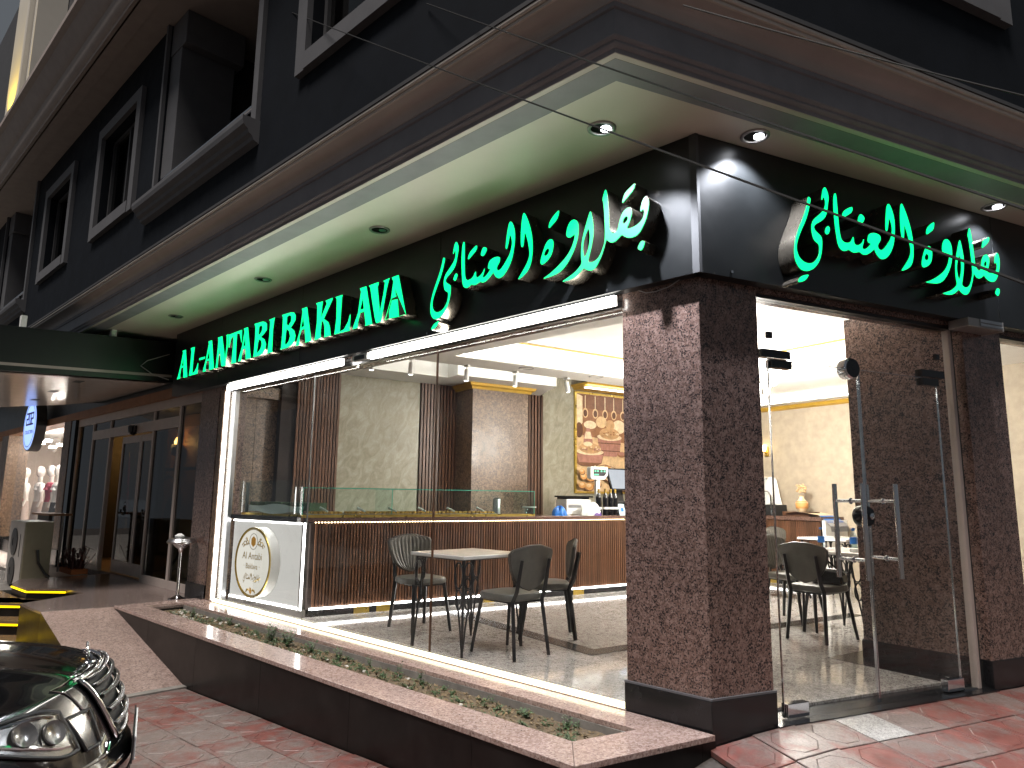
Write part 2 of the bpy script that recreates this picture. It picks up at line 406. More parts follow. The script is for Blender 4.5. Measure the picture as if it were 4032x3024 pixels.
LETTERS = {"a":[[[[-2050,3054],[-2063,3057],[-2074,3014],[-2094,2958],[-2123,2900],[-2159,2834],[-2189,2767],[-2202,2710],[-2204,2658],[-2191,2614],[-2164,2583],[-2131,2573],[-2093,2577],[-2056,2594],[-2026,2618],[-1996,2654],[-1976,2701],[-1965,2749],[-1962,2798],[-1970,2819],[-1997,2835],[-2019,2848],[-2027,2867],[-2011,2885],[-1978,2903],[-1945,2925],[-1919,2953],[-1904,2987],[-1896,3027],[-1884,3075],[-1886,3105],[-1897,3133],[-1910,3148],[-1922,3144],[-1935,3122],[-1943,3090],[-1950,3061],[-1942,3052],[-1934,3070],[-1926,3077],[-1918,3062],[-1918,3033],[-1929,3006],[-1953,2977],[-1989,2947],[-2022,2921],[-2041,2895],[-2051,2859],[-2046,2816],[-2036,2788],[-2020,2774],[-2001,2766],[-1993,2754],[-1993,2729],[-2000,2697],[-2019,2667],[-2046,2643],[-2077,2631],[-2111,2629],[-2145,2641],[-2169,2665],[-2180,2701],[-2174,2739],[-2154,2786],[-2124,2840],[-2088,2901],[-2065,2956],[-2048,3008],[-2039,3046]]],[[[-1913,2901],[-1884,2884],[-1909,2831],[-1942,2849]]],[[[-2086,2562],[-2107,2531],[-2131,2510],[-2173,2496],[-2186,2502],[-2174,2526],[-2143,2548]]],[[[-1824,3128],[-1836,3118],[-1847,3066],[-1849,2983],[-1845,2907],[-1838,2839],[-1831,2796],[-1821,2774],[-1804,2758],[-1782,2753],[-1759,2757],[-1734,2770],[-1718,2762],[-1695,2757],[-1667,2761],[-1638,2771],[-1621,2762],[-1611,2758],[-1578,2760],[-1545,2777],[-1512,2802],[-1498,2811],[-1496,2798],[-1479,2775],[-1457,2758],[-1430,2754],[-1398,2765],[-1367,2790],[-1336,2829],[-1311,2878],[-1297,2936],[-1287,3004],[-1288,3059],[-1299,3101],[-1315,3137],[-1333,3153],[-1347,3145],[-1362,3102],[-1374,3034],[-1381,2980],[-1379,2956],[-1368,2952],[-1358,2975],[-1348,3011],[-1340,3049],[-1331,3039],[-1321,3012],[-1318,2980],[-1326,2943],[-1343,2905],[-1374,2869],[-1405,2837],[-1431,2819],[-1453,2818],[-1466,2831],[-1462,2850],[-1443,2869],[-1433,2891],[-1435,2911],[-1455,2922],[-1488,2925],[-1521,2919],[-1545,2905],[-1556,2879],[-1560,2854],[-1546,2845],[-1532,2843],[-1546,2829],[-1573,2807],[-1601,2797],[-1612,2804],[-1602,2825],[-1591,2855],[-1595,2869],[-1603,2849],[-1623,2829],[-1651,2815],[-1674,2814],[-1683,2826],[-1683,2851],[-1689,2868],[-1701,2846],[-1717,2825],[-1743,2815],[-1772,2814],[-1793,2825],[-1802,2848],[-1808,2899],[-1811,2974],[-1813,3058],[-1815,3113]]],[[[-1675,3067],[-1680,3025],[-1731,2992],[-1775,2967],[-1778,2987],[-1761,3020],[-1721,3048]]],[[[-1606,3033],[-1571,3015],[-1576,2988],[-1609,2955],[-1640,2971],[-1626,3012]]],[[[-1204,3182],[-1217,3164],[-1227,3112],[-1234,3037],[-1233,2959],[-1227,2933],[-1214,2928],[-1205,2944],[-1199,2989],[-1194,3030],[-1180,2999],[-1164,2950],[-1154,2901],[-1149,2862],[-1163,2820],[-1193,2781],[-1227,2743],[-1254,2715],[-1256,2708],[-1242,2707],[-1202,2723],[-1162,2748],[-1138,2784],[-1124,2833],[-1118,2900],[-1123,2977],[-1138,3042],[-1161,3106],[-1187,3160]]],[[[-953,2926],[-934,2910],[-931,2872],[-943,2824],[-966,2793],[-999,2771],[-1032,2760],[-1050,2771],[-1047,2804],[-1028,2852],[-1004,2898],[-981,2922]],[[-976,2861],[-971,2842],[-985,2823],[-1009,2819],[-1016,2831],[-1006,2850],[-993,2862]]],[[[-883,3111],[-885,3082],[-900,3045],[-939,3019],[-972,2999],[-979,3011],[-967,3049],[-930,3083]]],[[[-752,3006],[-728,2987],[-717,2948],[-722,2885],[-739,2832],[-766,2781],[-802,2733],[-842,2695],[-892,2670],[-956,2663],[-1017,2660],[-1024,2668],[-984,2680],[-929,2704],[-874,2735],[-819,2773],[-779,2820],[-757,2872],[-752,2903],[-770,2894],[-797,2888],[-819,2899],[-826,2922],[-817,2960],[-797,2995],[-774,3007]]],[[[-624,3026],[-635,3011],[-656,2960],[-678,2902],[-696,2842],[-703,2780],[-703,2731],[-697,2698],[-714,2677],[-758,2648],[-811,2628],[-857,2613],[-856,2606],[-802,2604],[-749,2614],[-706,2640],[-680,2659],[-663,2643],[-633,2630],[-604,2630],[-579,2646],[-549,2688],[-524,2737],[-503,2800],[-494,2793],[-478,2777],[-458,2770],[-434,2772],[-410,2785],[-386,2803],[-371,2787],[-348,2773],[-317,2765],[-279,2768],[-249,2790],[-226,2824],[-206,2861],[-192,2907],[-187,2945],[-192,2980],[-207,3001],[-222,2995],[-237,2977],[-249,2943],[-254,2918],[-246,2908],[-235,2919],[-227,2917],[-226,2897],[-232,2875],[-247,2856],[-270,2842],[-301,2834],[-331,2832],[-347,2836],[-331,2859],[-315,2895],[-308,2927],[-312,2952],[-325,2965],[-348,2965],[-376,2950],[-396,2918],[-409,2880],[-417,2848],[-433,2832],[-453,2834],[-469,2852],[-477,2878],[-478,2954],[-483,3032],[-490,3097],[-498,3128],[-505,3134],[-515,3119],[-532,3071],[-524,3051],[-518,2980],[-515,2902],[-514,2860],[-515,2831],[-518,2790],[-536,2747],[-557,2710],[-587,2690],[-616,2686],[-645,2696],[-637,2722],[-619,2774],[-606,2827],[-598,2873],[-600,2930],[-609,2982],[-617,3016]],[[-640,2909],[-631,2861],[-636,2813],[-649,2767],[-671,2730],[-679,2753],[-685,2790],[-680,2831],[-666,2870],[-648,2901]],[[-346,2909],[-342,2892],[-358,2876],[-373,2872],[-377,2884],[-367,2903],[-355,2909]]],[[[-286,3108],[-282,3091],[-295,3062],[-336,3030],[-377,3001],[-383,3008],[-371,3047],[-354,3070],[-319,3090]]],[[[-246,2735],[-220,2724],[-228,2693],[-248,2666],[-279,2687],[-265,2715]]]],"l":[[[[-7198,3023],[-7085,3026],[-6969,2670],[-6961,2660],[-7091,2665],[-7087,2677],[-7108,2801],[-7191,2798],[-7205,2716],[-7189,2669],[-7292,2663],[-7288,2673],[-7266,2697],[-7201,2844],[-7160,3001]],[[-7138,2927],[-7110,2827],[-7177,2826]]],[[[-6921,3023],[-6804,3022],[-6807,3007],[-6818,2898],[-6817,2697],[-6757,2700],[-6696,2745],[-6658,2809],[-6653,2666],[-6916,2668],[-6906,2682],[-6892,2806],[-6895,2971]]],[[[-6635,2843],[-6620,2857],[-6462,2856],[-6474,2828],[-6626,2828]]],[[[-6400,3031],[-6301,3032],[-6186,2681],[-6179,2671],[-6324,2670],[-6315,2685],[-6335,2792],[-6412,2790],[-6428,2725],[-6409,2668],[-6501,2670],[-6492,2684],[-6431,2816],[-6380,2999]],[[-6357,2934],[-6329,2815],[-6402,2813]]],[[[-6141,3038],[-6014,3038],[-6014,3022],[-5898,2753],[-5878,2914],[-5897,3022],[-5934,3026],[-5855,3039],[-5860,3023],[-5855,2887],[-5877,2667],[-5974,2674],[-5988,2695],[-6069,2894],[-6085,2754],[-6084,2677],[-6061,2669],[-6140,2671],[-6133,2689],[-6115,2924],[-6118,3014]]],[[[-5848,3027],[-5512,3034],[-5496,2870],[-5518,2919],[-5560,2994],[-5631,3005],[-5627,2855],[-5608,2676],[-5597,2669],[-5729,2674],[-5717,2696],[-5710,2867],[-5716,2995],[-5778,2969],[-5809,2875],[-5824,2871],[-5833,2954]]],[[[-5464,3040],[-5367,3040],[-5251,2686],[-5245,2674],[-5373,2677],[-5365,2689],[-5393,2805],[-5451,2802],[-5479,2705],[-5474,2676],[-5558,2676],[-5550,2686],[-5480,2834],[-5442,2998]],[[-5419,2938],[-5398,2839],[-5449,2835]]],[[[-5215,3051],[-5019,3046],[-4961,3030],[-4924,3003],[-4919,2937],[-4976,2903],[-5040,2880],[-4956,2841],[-4916,2786],[-4926,2734],[-4979,2688],[-5056,2677],[-5206,2679],[-5185,2694],[-5176,2868],[-5183,3007]],[[-5098,2999],[-5047,3007],[-5021,2981],[-5031,2939],[-5079,2910],[-5101,2922]],[[-5083,2859],[-5029,2835],[-5010,2795],[-5033,2749],[-5096,2715],[-5114,2728],[-5100,2824]]],[[[-4889,3040],[-4755,3044],[-4765,3024],[-4781,2915],[-4772,2692],[-4753,2676],[-4882,2675],[-4869,2689],[-4851,2873],[-4855,3018]]],[[[-4609,3044],[-4414,3040],[-4356,3026],[-4323,2991],[-4324,2940],[-4364,2907],[-4406,2879],[-4334,2839],[-4303,2783],[-4314,2728],[-4372,2691],[-4449,2679],[-4602,2678],[-4581,2698],[-4574,2860],[-4582,3013]],[[-4496,3004],[-4444,3013],[-4408,2989],[-4409,2943],[-4455,2910],[-4495,2928]],[[-4491,2876],[-4435,2844],[-4410,2788],[-4434,2740],[-4487,2714],[-4508,2734],[-4501,2825]]],[[[-4211,3037],[-4108,3038],[-3990,2680],[-4110,2679],[-4101,2691],[-4131,2823],[-4190,2816],[-4222,2759],[-4212,2674],[-4292,2671],[-4283,2684],[-4217,2826],[-4189,3002]],[[-4170,2942],[-4143,2853],[-4202,2846]]],[[[-3942,3044],[-3816,3040],[-3822,3018],[-3835,2884],[-3747,2999],[-3770,3036],[-3644,3042],[-3651,3018],[-3695,2967],[-3783,2864],[-3700,2818],[-3665,2759],[-3654,2699],[-3638,2681],[-3764,2679],[-3756,2699],[-3765,2786],[-3797,2845],[-3820,2838],[-3830,2743],[-3820,2682],[-3934,2677],[-3926,2698],[-3905,2842],[-3914,3008]]],[[[-3602,3038],[-3477,3038],[-3486,3013],[-3491,2856],[-3495,2695],[-3426,2705],[-3367,2762],[-3332,2839],[-3332,2675],[-3591,2679],[-3582,2693],[-3563,2827],[-3574,3009]]],[[[-3203,3041],[-3099,3040],[-2989,2689],[-2980,2678],[-3097,2679],[-3087,2695],[-3116,2811],[-3176,2811],[-3205,2735],[-3206,2680],[-3288,2680],[-3281,2697],[-3212,2817],[-3180,3005]],[[-3146,2937],[-3125,2842],[-3182,2843]]],[[[-3065,3038],[-2915,3040],[-2917,3017],[-2928,2995],[-2880,2768],[-2835,2936],[-2824,3013],[-2858,3035],[-2754,3042],[-2769,3021],[-2796,2948],[-2857,2677],[-2930,2677],[-2950,2722],[-3004,2890],[-3038,3007]]],[[[-2730,3040],[-2633,3042],[-2518,2695],[-2509,2682],[-2626,2678],[-2616,2693],[-2640,2830],[-2709,2834],[-2743,2744],[-2734,2685],[-2806,2680],[-2798,2696],[-2727,2857],[-2704,2997]],[[-2688,2941],[-2662,2863],[-2721,2860]]]]}

# ================================================================ GROUND
def gz(x, y):
    s = x*RD.x + y*RD.y; n = x*RD.y - y*RD.x
    zl = max(-.62, min(-.24, -.337 + .0378*(x+1.57)))
    a = max(-.29, -.046+.26*(s+.03)) if s < -.03 else (-.046*(1-(s+.03)/.46) if s < .43 else 0.0)
    zr = a - .12*max(0, min(n, 1.6))
    w = max(0, min(1, (n+.6)/.6)); w = w*w*(3-2*w)
    return zl*(1-w) + zr*w
mb = MB(); xs = [-40, -24, -16, -12, -9] + [-7+.2*i for i in range(61)] + [6.5, 9, 14, 24, 40]; ys = [-40, -26, -16, -10, -7] + [-5+.2*i for i in range(51)] + [7, 12]
for x in xs:
    for y in ys: mb.v.append(Vector((x, y, gz(x, y)-.028)))
ny = len(ys)
for i in range(len(xs)-1):
    for j in range(ny-1): a = i*ny+j; mb.f.append((a, a+ny, a+ny+1, a+1))
pavement = struct('pavement', mb, 'joint_mortar', True)
T = .30
def paver_mesh():
    m = MB(); a = T/2-.0022
    ring = lambda pts, z: [m.v.append(Vector((p[0], p[1], z))) for p in pts]
    sq = lambda h: [(-h, -h), (h, -h), (h, h), (-h, h)]
    def octo(h, c): return [(-h+c, -h), (h-c, -h), (h, -h+c), (h, h-c), (h-c, h), (-h+c, h), (-h, h-c), (-h, -h+c)]
    ring(sq(a), -.03); ring(sq(a), -.0025); ring(sq(a-.004), 0); ring(octo(.118, .07), 0); ring(octo(.1155, .069), -.0035); ring(octo(.112, .068), .0012)
    for b in (0, 4):
        for i in range(4): m.f.append((b+i, b+(i+1) % 4, b+4+(i+1) % 4, b+4+i))
    o = 12
    for i in range(4):
        m.f.append((8+i, 8+(i+1) % 4, o+(2*i+1) % 8, o+2*i)); m.f.append((8+(i+1) % 4, o+(2*i+2) % 8, o+(2*i+1) % 8))
    for b in (12, 20):
        for i in range(8): m.f.append((b+i, b+(i+1) % 8, b+8+(i+1) % 8, b+8+i))
    m.f.append(tuple(range(28, 36)))
    return mesh_of('paving_tile', m, 'paver')
TILE = paver_mesh()
def put_tile(x, y, ang, mesh=TILE, name='paving_tile'):
    e = .12; z = gz(x, y)
    gx = (gz(x+e, y)-gz(x-e, y))/(2*e); gy = (gz(x, y+e)-gz(x, y-e))/(2*e)
    nz = Vector((-gx, -gy, 1)).normalized(); ax = Vector((math.cos(ang), math.sin(ang), 0)); ax = (ax - nz*ax.dot(nz)).normalized(); ay = nz.cross(ax)
    o = bpy.data.objects.new(name, mesh); C.objects.link(o); o.parent = pavement
    j = random.uniform(-.0025, .0025)
    M = Matrix(((ax.x, ay.x, nz.x, x), (ax.y, ay.y, nz.y, y), (ax.z, ay.z, nz.z, z+j), (0, 0, 0, 1)))
    o.matrix_local = M @ Matrix.Rotation(random.choice((0, 1, 2, 3))*math.pi/2, 4, 'Z'); return o
nt = 0
for i in range(15):                                     # street side, rows along the planter
    for j in range(8):
        x = -4.50+T*i; y = -1.045-T*j
        n = x*RD.y - y*RD.x
        if n > .18 or (x > -.15 and y > -1.0): continue
        put_tile(x, y, 0); nt += 1
gran = MB().box(-.148, .148, -.148, .148, -.03, .001)
GT = mesh_of('granite_tile', gran, 'white_granite')
for i in range(-4, 13):                                 # door side, rows along the right facade
    for j in range(8):
        s = .40+T*i; n = .17+T*j; p = rp(s, n)
        if s < -.05 and n < .32 and (p.x < .12 or s < -.35): continue
        if p.x < .10 and p.y < -.05 and n < .30: continue
        if p.x*RD.y - p.y*RD.x <= .18-T and p.x < -.2: continue
        if s < -.75 and n < .3: continue
        if s < -1.0: continue
        if j == 0 and i == 2: continue
        put_tile(p.x, p.y, AR)
p = rp(1.0, .17); o = put_tile(p.x, p.y, AR, GT, 'granite_tile'); o['label'] = 'pale speckled granite tile among the red pavers'
p = rp(1.28, .17)
# entrance terrace, ramp, steps
tz = -.0
def granite_slab(name, poly, z0, z1, mat): return struct(name, MB().prism(poly, z0, z1), mat)
plat = [(-6.36, .12), (-6.36, -.60), (-6.66, -.885), (-6.68, -.888), (-6.79, -1.54), (-7.59, -1.56), (-8.07, -.80), (-8.63, -.86), (-8.99, -1.21), (-9.72, -1.23), (-10.22, -1.05), (-10.22, .12)]
terrace = granite_slab('terrace', plat[::-1], -.75, -.025, 'planter_face')
obj('paving_slab', MB().prism([(p[0], p[1]) for p in plat][::-1], -.025, .0), 'terrace_granite', terrace)
zb = gz(-4.66, -1.1)+.012
mb = MB(); A, B, D, E_ = (-6.68, -.888, -.004), (-6.79, -1.54, -.004), (-4.66, -1.58, zb), (-4.66, -.888, zb)
mb.v = [Vector(p) for p in (A, B, D, E_)] + [Vector((p[0], p[1], -.8)) for p in (A, B, D, E_)]
mb.f = [(0, 4, 5, 1), (1, 5, 6, 2), (2, 6, 7, 3), (3, 7, 4, 0), (4, 7, 6, 5), (0, 1, 2, 3)]
ramp = struct('ramp', mb, 'planter_face')
obj('ramp_slab', MB().q(*[Vector(p)+Vector((0, 0, .004)) for p in (A, B, D, E_)]).q(*[Vector(p)+Vector((0, 0, .0005)) for p in (E_, D, B, A)]), 'ramp_granite', ramp)
struct('kerb_strip', MB().box(-4.66, -4.57, -1.60, -.888, zb-.1, zb+.006), 'concrete')
steps = thing('entrance_steps', 'dark polished steps with glowing amber strips under their edges, beside the ramp', 'steps', (-8.6, -1.4, -.6))
nx = Vector((.68, -.733, 0)); tx = Vector((.733, .68, 0))
cheekx = lambda y: -8.07 - .649*(y+.80)
for k in range(4):                                      # treads going down towards the street
    z1 = -.13-.16*k; c0 = -5.26+.0; off = c0 + .36 + .30*k
    p0 = nx*off + tx*(-5.4); p1 = nx*off + tx*(-7.9)
    # clip the tread against the cheek wall of the ramp
    def along(t): return nx*off + tx*t
    t = -5.4
    while True:
        q = along(t)
        if q.x < cheekx(q.y)-.01 or t < -7.5: break
        t -= .01
    a1 = along(t); b1 = along(t-2.0); a0 = a1-nx*.42; b0 = b1-nx*.42
    poly = [(a1.x, a1.y), (b1.x, b1.y), (b0.x, b0.y), (a0.x, a0.y)]
    st = obj('step', MB().prism(poly, -.8, z1-.03), 'planter_face', steps)
    tr = obj('tread', MB().prism([(a1.x+nx.x*.02, a1.y+nx.y*.02), (b1.x+nx.x*.02, b1.y+nx.y*.02), (b0.x, b0.y), (a0.x, a0.y)], z1-.03, z1), 'step_tread', st)
    obj('light_strip', MB().extr([(.0, -.055), (.012, -.055), (.012, -.035), (0, -.035)], lambda p: a1+nx*p[0]+UP*(z1+p[1]), lambda p: b1+nx*p[0]+UP*(z1+p[1])), 'led_amber', st)
pA, pB, pC = Vector((-8.63, -.86, 0)), Vector((-8.99, -1.21, 0)), Vector((-9.72, -1.23, 0))
d = nx
obj('light_strip', MB().extr([(.002, -.05), (.012, -.05), (.012, -.032), (.002, -.032)], lambda p: pA+d*p[0]+UP*p[1], lambda p: pB+d*p[0]+UP*p[1]).extr([(.002, -.05), (.012, -.05), (.012, -.032), (.002, -.032)], lambda p: pB+Vector((0, -1, 0))*p[0]+UP*p[1], lambda p: pC+Vector((0, -1, 0))*p[0]+UP*p[1]), 'led_amber', steps)
obj('landing', MB().prism([(-8.10, -.83), (-8.66, -.90), (-9.0, -1.25), (-10.3, -1.27), (-10.3, -1.9), (-9.1, -1.75), (-8.35, -1.05)], -.8, -.13), 'step_tread', steps)
struct('side_pavement', MB().box(-24, -10.24, -7, .10, -.8, -.14), 'concrete')
struct('side_pavement', MB().box(-24, -10.24, -.65, .10, -.14, -.10), 'boutique_wall')

# ================================================================ BUILDING SHELL
bld = thing('corner_building', 'dark grey corner building with moulded cornices, deep eaves and framed upper windows over the shop', 'building', (0, 0, 0))
def lf(a, o, z): return Vector((a, -o, z))              # left facade: along x, o outwards
def rf(a, o, z): return rp(a, o, z)
def wall(name, fn, a0, a1, z0, z1, o0, o1, holes, mat, parent):
    m = MB(); cur = a0
    for (h0, h1, k0, k1) in sorted(holes):
        if h0 > cur: m.fbox(fn, cur, h0, o0, o1, z0, z1)
        if k0 > z0: m.fbox(fn, h0, h1, o0, o1, z0, k0)
        if k1 < z1: m.fbox(fn, h0, h1, o0, o1, k1, z1)
        cur = h1
    if cur < a1: m.fbox(fn, cur, a1, o0, o1, z0, z1)
    return obj(name, m, mat, parent)
WZ = 4.40; WH = 5.92; ZU = 6.36; OW = 1.15; RW = .64
wl = [(-10.71, -9.13), (-8.0, -6.40), (-2.71, -1.11)]; TR = .14
holes = [(a+TR, b-TR, WZ+TR, WH-TR) for a, b in wl] + [(-5.72, -3.45, 4.30, ZU), (-13.75, -11.55, 4.30, ZU)]
wall('upper_wall', lf, -26, .253, 3.62, ZU, OW-.25, OW, holes, 'wall_dark', bld)
wr = [(.51, 2.11), (3.6, 5.2)]; cx = .253*RD.x - 1.15*RD.y
wall('upper_wall', rf, cx+.002, 14, 3.62, 9.5, RW-.25, RW, [(a+TR, b-TR, WZ-.06+TR, WH-TR) for a, b in wr], 'wall_dark', bld)
def window(fn, a, b, z0, z1, o, sashes=2):
    w = obj('window', MB().fbox(fn, a+TR, b-TR, o-.24, o-.22, z0+TR, z1-TR), 'lobby_dark', bld)
    m = MB(); m.fbox(fn, a, a+TR, o, o+.05, z0, z1).fbox(fn, b-TR, b, o, o+.05, z0, z1).fbox(fn, a+TR, b-TR, o, o+.05, z1-TR, z1).fbox(fn, a+TR, b-TR, o, o+.06, z0, z0+TR)
    obj('surround', m, 'trim_grey', w)
    f = MB(); t = .045; A, B, Z0, Z1 = a+TR, b-TR, z0+TR, z1-TR; n = sashes
    f.fbox(fn, A, B, o-.16, o-.10, Z0, Z0+t).fbox(fn, A, B, o-.16, o-.10, Z1-t, Z1)
    for k in range(n+1): c = A+(B-A)*k/n; c = min(max(c, A+t/2), B-t/2); f.fbox(fn, c-t/2, c+t/2, o-.165, o-.095, Z0+t, Z1-t)
    obj('sash', f, 'trim_dark', w)
    for k in range(n):
        c0 = A+(B-A)*k/n+t*.6; c1 = A+(B-A)*(k+1)/n-t*.6; obj('pane', MB().fbox(fn, c0, c1, o-.135, o-.128, Z0+t, Z1-t), 'tinted_glass', w)
for a, b in wl: window(lf, a, b, WZ, WH, OW)
for a, b in wr: window(rf, a, b, WZ-.06, WH, RW)
def loggia(a, b):
    lg = obj('loggia', MB().fbox(lf, a-.05, b+.05, -.15, -.10, 3.9, ZU).fbox(lf, a-.06, a-.001, -.10, OW-.26, 3.9, ZU).fbox(lf, b+.001, b+.06, -.10, OW-.26, 3.9, ZU).fbox(lf, a, b, -.1, OW-.26, 3.9, 4.1), 'trim_dark', bld)
    obj('pilaster', MB().fbox(lf, a+.001, a+.30, .55, OW-.02, 4.10, 5.98).fbox(lf, a+.001, a+.42, .50, OW-.01, 5.98, ZU-.002), 'trim_grey', lg, bevel=.006)
    obj('jamb_trim', MB().fbox(lf, b, b+.09, OW, OW+.04, 4.30, ZU).fbox(lf, a-.05, a-.001, OW, OW+.04, 4.30, ZU), 'trim_grey', lg)['kind'] = 'stuff'
    prof = [(0, 4.10), (.05, 4.12), (.06, 4.15), (.09, 4.17), (.10, 4.20), (.14, 4.23), (.15, 4.27), (.15, 4.305), (-.2, 4.305), (-.2, 4.10)]
    obj('sill', MB().extr(prof, lambda p: lf(a-.28, OW+p[0], p[1]), lambda p: lf(b+.10, OW+p[0], p[1])), 'trim_grey', lg)
    r = MB(); yy = OW-.03
    r.tube([lf(a+.04, yy, 4.53), lf(b-.03, yy, 4.53)], .022, 10).tube([lf(a+.04, yy, 4.43), lf(b-.03, yy, 4.43)], .009, 8)
    obj('railing', r, 'chrome', lg, smooth=True)
    pm = MB()
    for k in range(5): x = a+.12+(b-a-.24)*k/4; pm.tube([lf(x, yy, 4.30), lf(x, yy, 4.52)], .014, 8)
    obj('railing_post', pm, 'black_metal', lg)['kind'] = 'stuff'
loggia(-5.72, -3.45); loggia(-13.75, -11.55)
# cornices: profile (outward from the eaves edge, z), mitred at the corner
def mitre(dl, dr): # corner of left offset dl, right offset dr
    return Vector(((dr - .3505252*dl)/.9365533, -dl, 0))
def cornice(name, prof, ol, orr, z0, a0, s1, mat, parent, closed=True):
    m = MB(); k = len(prof); n = 0
    for st in range(3):
        for (o, z) in prof:
            if st == 0: p = Vector((a0, -(ol+o), z0+z))
            elif st == 1: p = mitre(ol+o, orr+o) + UP*(z0+z)
            else: p = rp(s1, orr+o, z0+z)
            m.v.append(p)
    for st in range(2):
        for i in range(k if closed else k-1): m.f.append((st*k+i, st*k+(i+1) % k, (st+1)*k+(i+1) % k, (st+1)*k+i))
    if closed: m.f.append(tuple(range(k))); m.f.append(tuple(range(2*k, 3*k)))
    return obj(name, m, mat, parent, smooth=True)
SZ = 3.352
cor = cornice('cornice', [(.0, .0), (.006, .018), (.022, .022), (.030, .032), (.030, .042), (.042, .046), (.050, .056), (.050, .185), (.062, .190), (.066, .205), (.066, .212), (-.2, .212), (-.2, .0)], 1.034, .527, 3.344, -20, 12, 'cornice_grey', bld)
cov = [(.066, .212)]
for i in range(9): t = i/8; cov.append((.072+.105*(1-math.cos(t*math.pi/2)), .214+.075*math.sin(t*math.pi/2)))
cornice('cove', cov+[(-.1, .289), (-.1, .212)], 1.034, .527, 3.344, -20, 12, 'cove_taupe', cor)
cornice('fillet', [(.172, .2905), (.186, .292), (.190, .300), (.190, .306), (.176, .310), (.200, .3105), (.206, .318), (.206, .330), (-.1, .334), (-.1, .2905)], 1.034, .527, 3.344, -20, 12, 'cornice_pale', cor)
cornice('capping', [(.200, .334), (.212, .335), (.212, .36), (-.3, .40), (-.3, .334)], 1.034, .527, 3.344, -20, 12, 'trim_dark', cor)
cornice('lip', [(-.036, -.004), (-.001, -.004), (-.001, .004), (-.036, .004)], 1.034, .527, 3.344, -20, 12, 'cornice_pale', cor)
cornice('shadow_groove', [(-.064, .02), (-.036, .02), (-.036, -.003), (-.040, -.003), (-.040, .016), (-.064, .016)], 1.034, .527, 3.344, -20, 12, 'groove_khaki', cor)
m = MB(); cs = mitre(.974, .467); ci = mitre(-.4, -.4)
m.v = [Vector((-20, -.974, SZ)), Vector((cs.x, cs.y, SZ)), rp(12, .467, SZ), rp(12, -.4, SZ), Vector((ci.x, ci.y, SZ)), Vector((-20, .4, SZ))]
m.v += [p+UP*.02 for p in m.v]; m.f = [(0, 1, 4, 5), (1, 2, 3, 4), (6, 11, 10, 7), (7, 10, 9, 8), (0, 6, 7, 1), (1, 7, 8, 2)]
sof = obj('soffit', m, 'soffit_paint', bld)
# upper eaves of the left facade
m = MB().box(-26, -.2, -1.56, .15, ZU, ZU+.05); obj('upper_soffit', m, 'soffit_dim', bld)
up = [(1.56, -.012), (1.60, -.012), (1.60, .03), (1.63, .05), (1.66, .10), (1.66, .24), (1.70, .27), (1.73, .34), (1.78, .41), (1.80, .46), (1.86, .49), (1.86, .56), (1.4, .60), (1.4, -.012)]
uc = obj('upper_cornice', MB().extr(up, lambda p: lf(-26, p[0], ZU+p[1]), lambda p: lf(-.2, p[0], ZU+p[1])), 'soffit_dim', bld, smooth=True)
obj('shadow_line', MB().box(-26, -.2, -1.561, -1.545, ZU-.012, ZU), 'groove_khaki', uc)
wall('attic_wall', lf, -26, -.2, ZU+.5, 11.5, .95, 1.25, [(-13.2, -11.6, 7.6, 11), (-9.6, -8.4, 7.6, 11)], 'trim_dark', bld)
obj('attic_recess', MB().box(-26, -.2, -.9, -.85, ZU+.5, 11.5), 'wall_dark', bld)
pil = obj('attic_pilaster', MB().box(-11.5, -10.65, -1.75, -1.26, ZU+.60, 11.5), 'soffit_paint', bld, bevel=.02)
obj('pilaster_fillet', MB().box(-10.62, -10.45, -1.66, -1.26, ZU+.60, 11.5), 'soffit_paint', bld)
obj('attic_sill', MB().extr([(1.26, 7.15), (1.70, 7.20), (1.74, 7.27), (1.26, 7.27)], lambda p: lf(-10.4, p[0], p[1]), lambda p: lf(-8.2, p[0], p[1])), 'trim_grey', bld)
rt = MB()
for i in range(30): rt.tube([Vector((-12.6+.145*i, -1.30, 7.02)), Vector((-12.6+.145*i, -1.72, 6.98))], .055, 8)
obj('roof_tile', rt, 'soffit_paint', bld)['kind'] = 'stuff'
fl = thing('facade_uplight', 'small black floodlight glowing amber on the ledge below the tall pilaster', 'floodlight', (-11.1, -1.98, 6.99))
obj('housing', MB().box(-11.2, -11.0, -2.03, -1.93, 6.93, 6.99), 'dark_plastic', fl)
obj('lens', MB().box(-11.19, -11.01, -2.02, -1.94, 6.99, 6.994), 'led_amber', fl)
lamp('floodlight', 'SPOT', (-11.05, -1.96, 7.02), (-11.0, -1.72, 8.2), 55, (1.0, .68, .04), fl, spot_size=R(95), spot_blend=.8, shadow_soft_size=.05)

# ---------------------------------------------------------------- pillars
def pillar(fn, a0, a1, b0, b1, ztop, label=None):
    pl = obj('pillar', MB().fbox(fn, a0, a1, b0, b1, -.3, ztop), 'pillar_granite', bld, bevel=.004)
    g = .012; obj('plinth', MB().fbox(fn, a0-g, a1+g, b0-g, b1+g, -.5, .185), 'black_granite', pl, bevel=.005)
    return pl
cp = MB()                                               # corner pillar: follows both facades
def cpoly(g): 
    k0 = mitre(g, g); k1 = rp(.441+g, g); k2 = rp(.441+g, -.30); k3 = Vector((-.538-g, .30, 0)); k4 = Vector((-.538-g, -g, 0))
    return [(p.x, p.y) for p in (k4, k0, k1, k2, k3)]
pl = obj('pillar', MB().prism(cpoly(0), -.45, 2.62), 'pillar_granite', bld, bevel=.004)
obj('plinth', MB().prism(cpoly(.012), -.5, .176), 'black_granite', pl, bevel=.004)
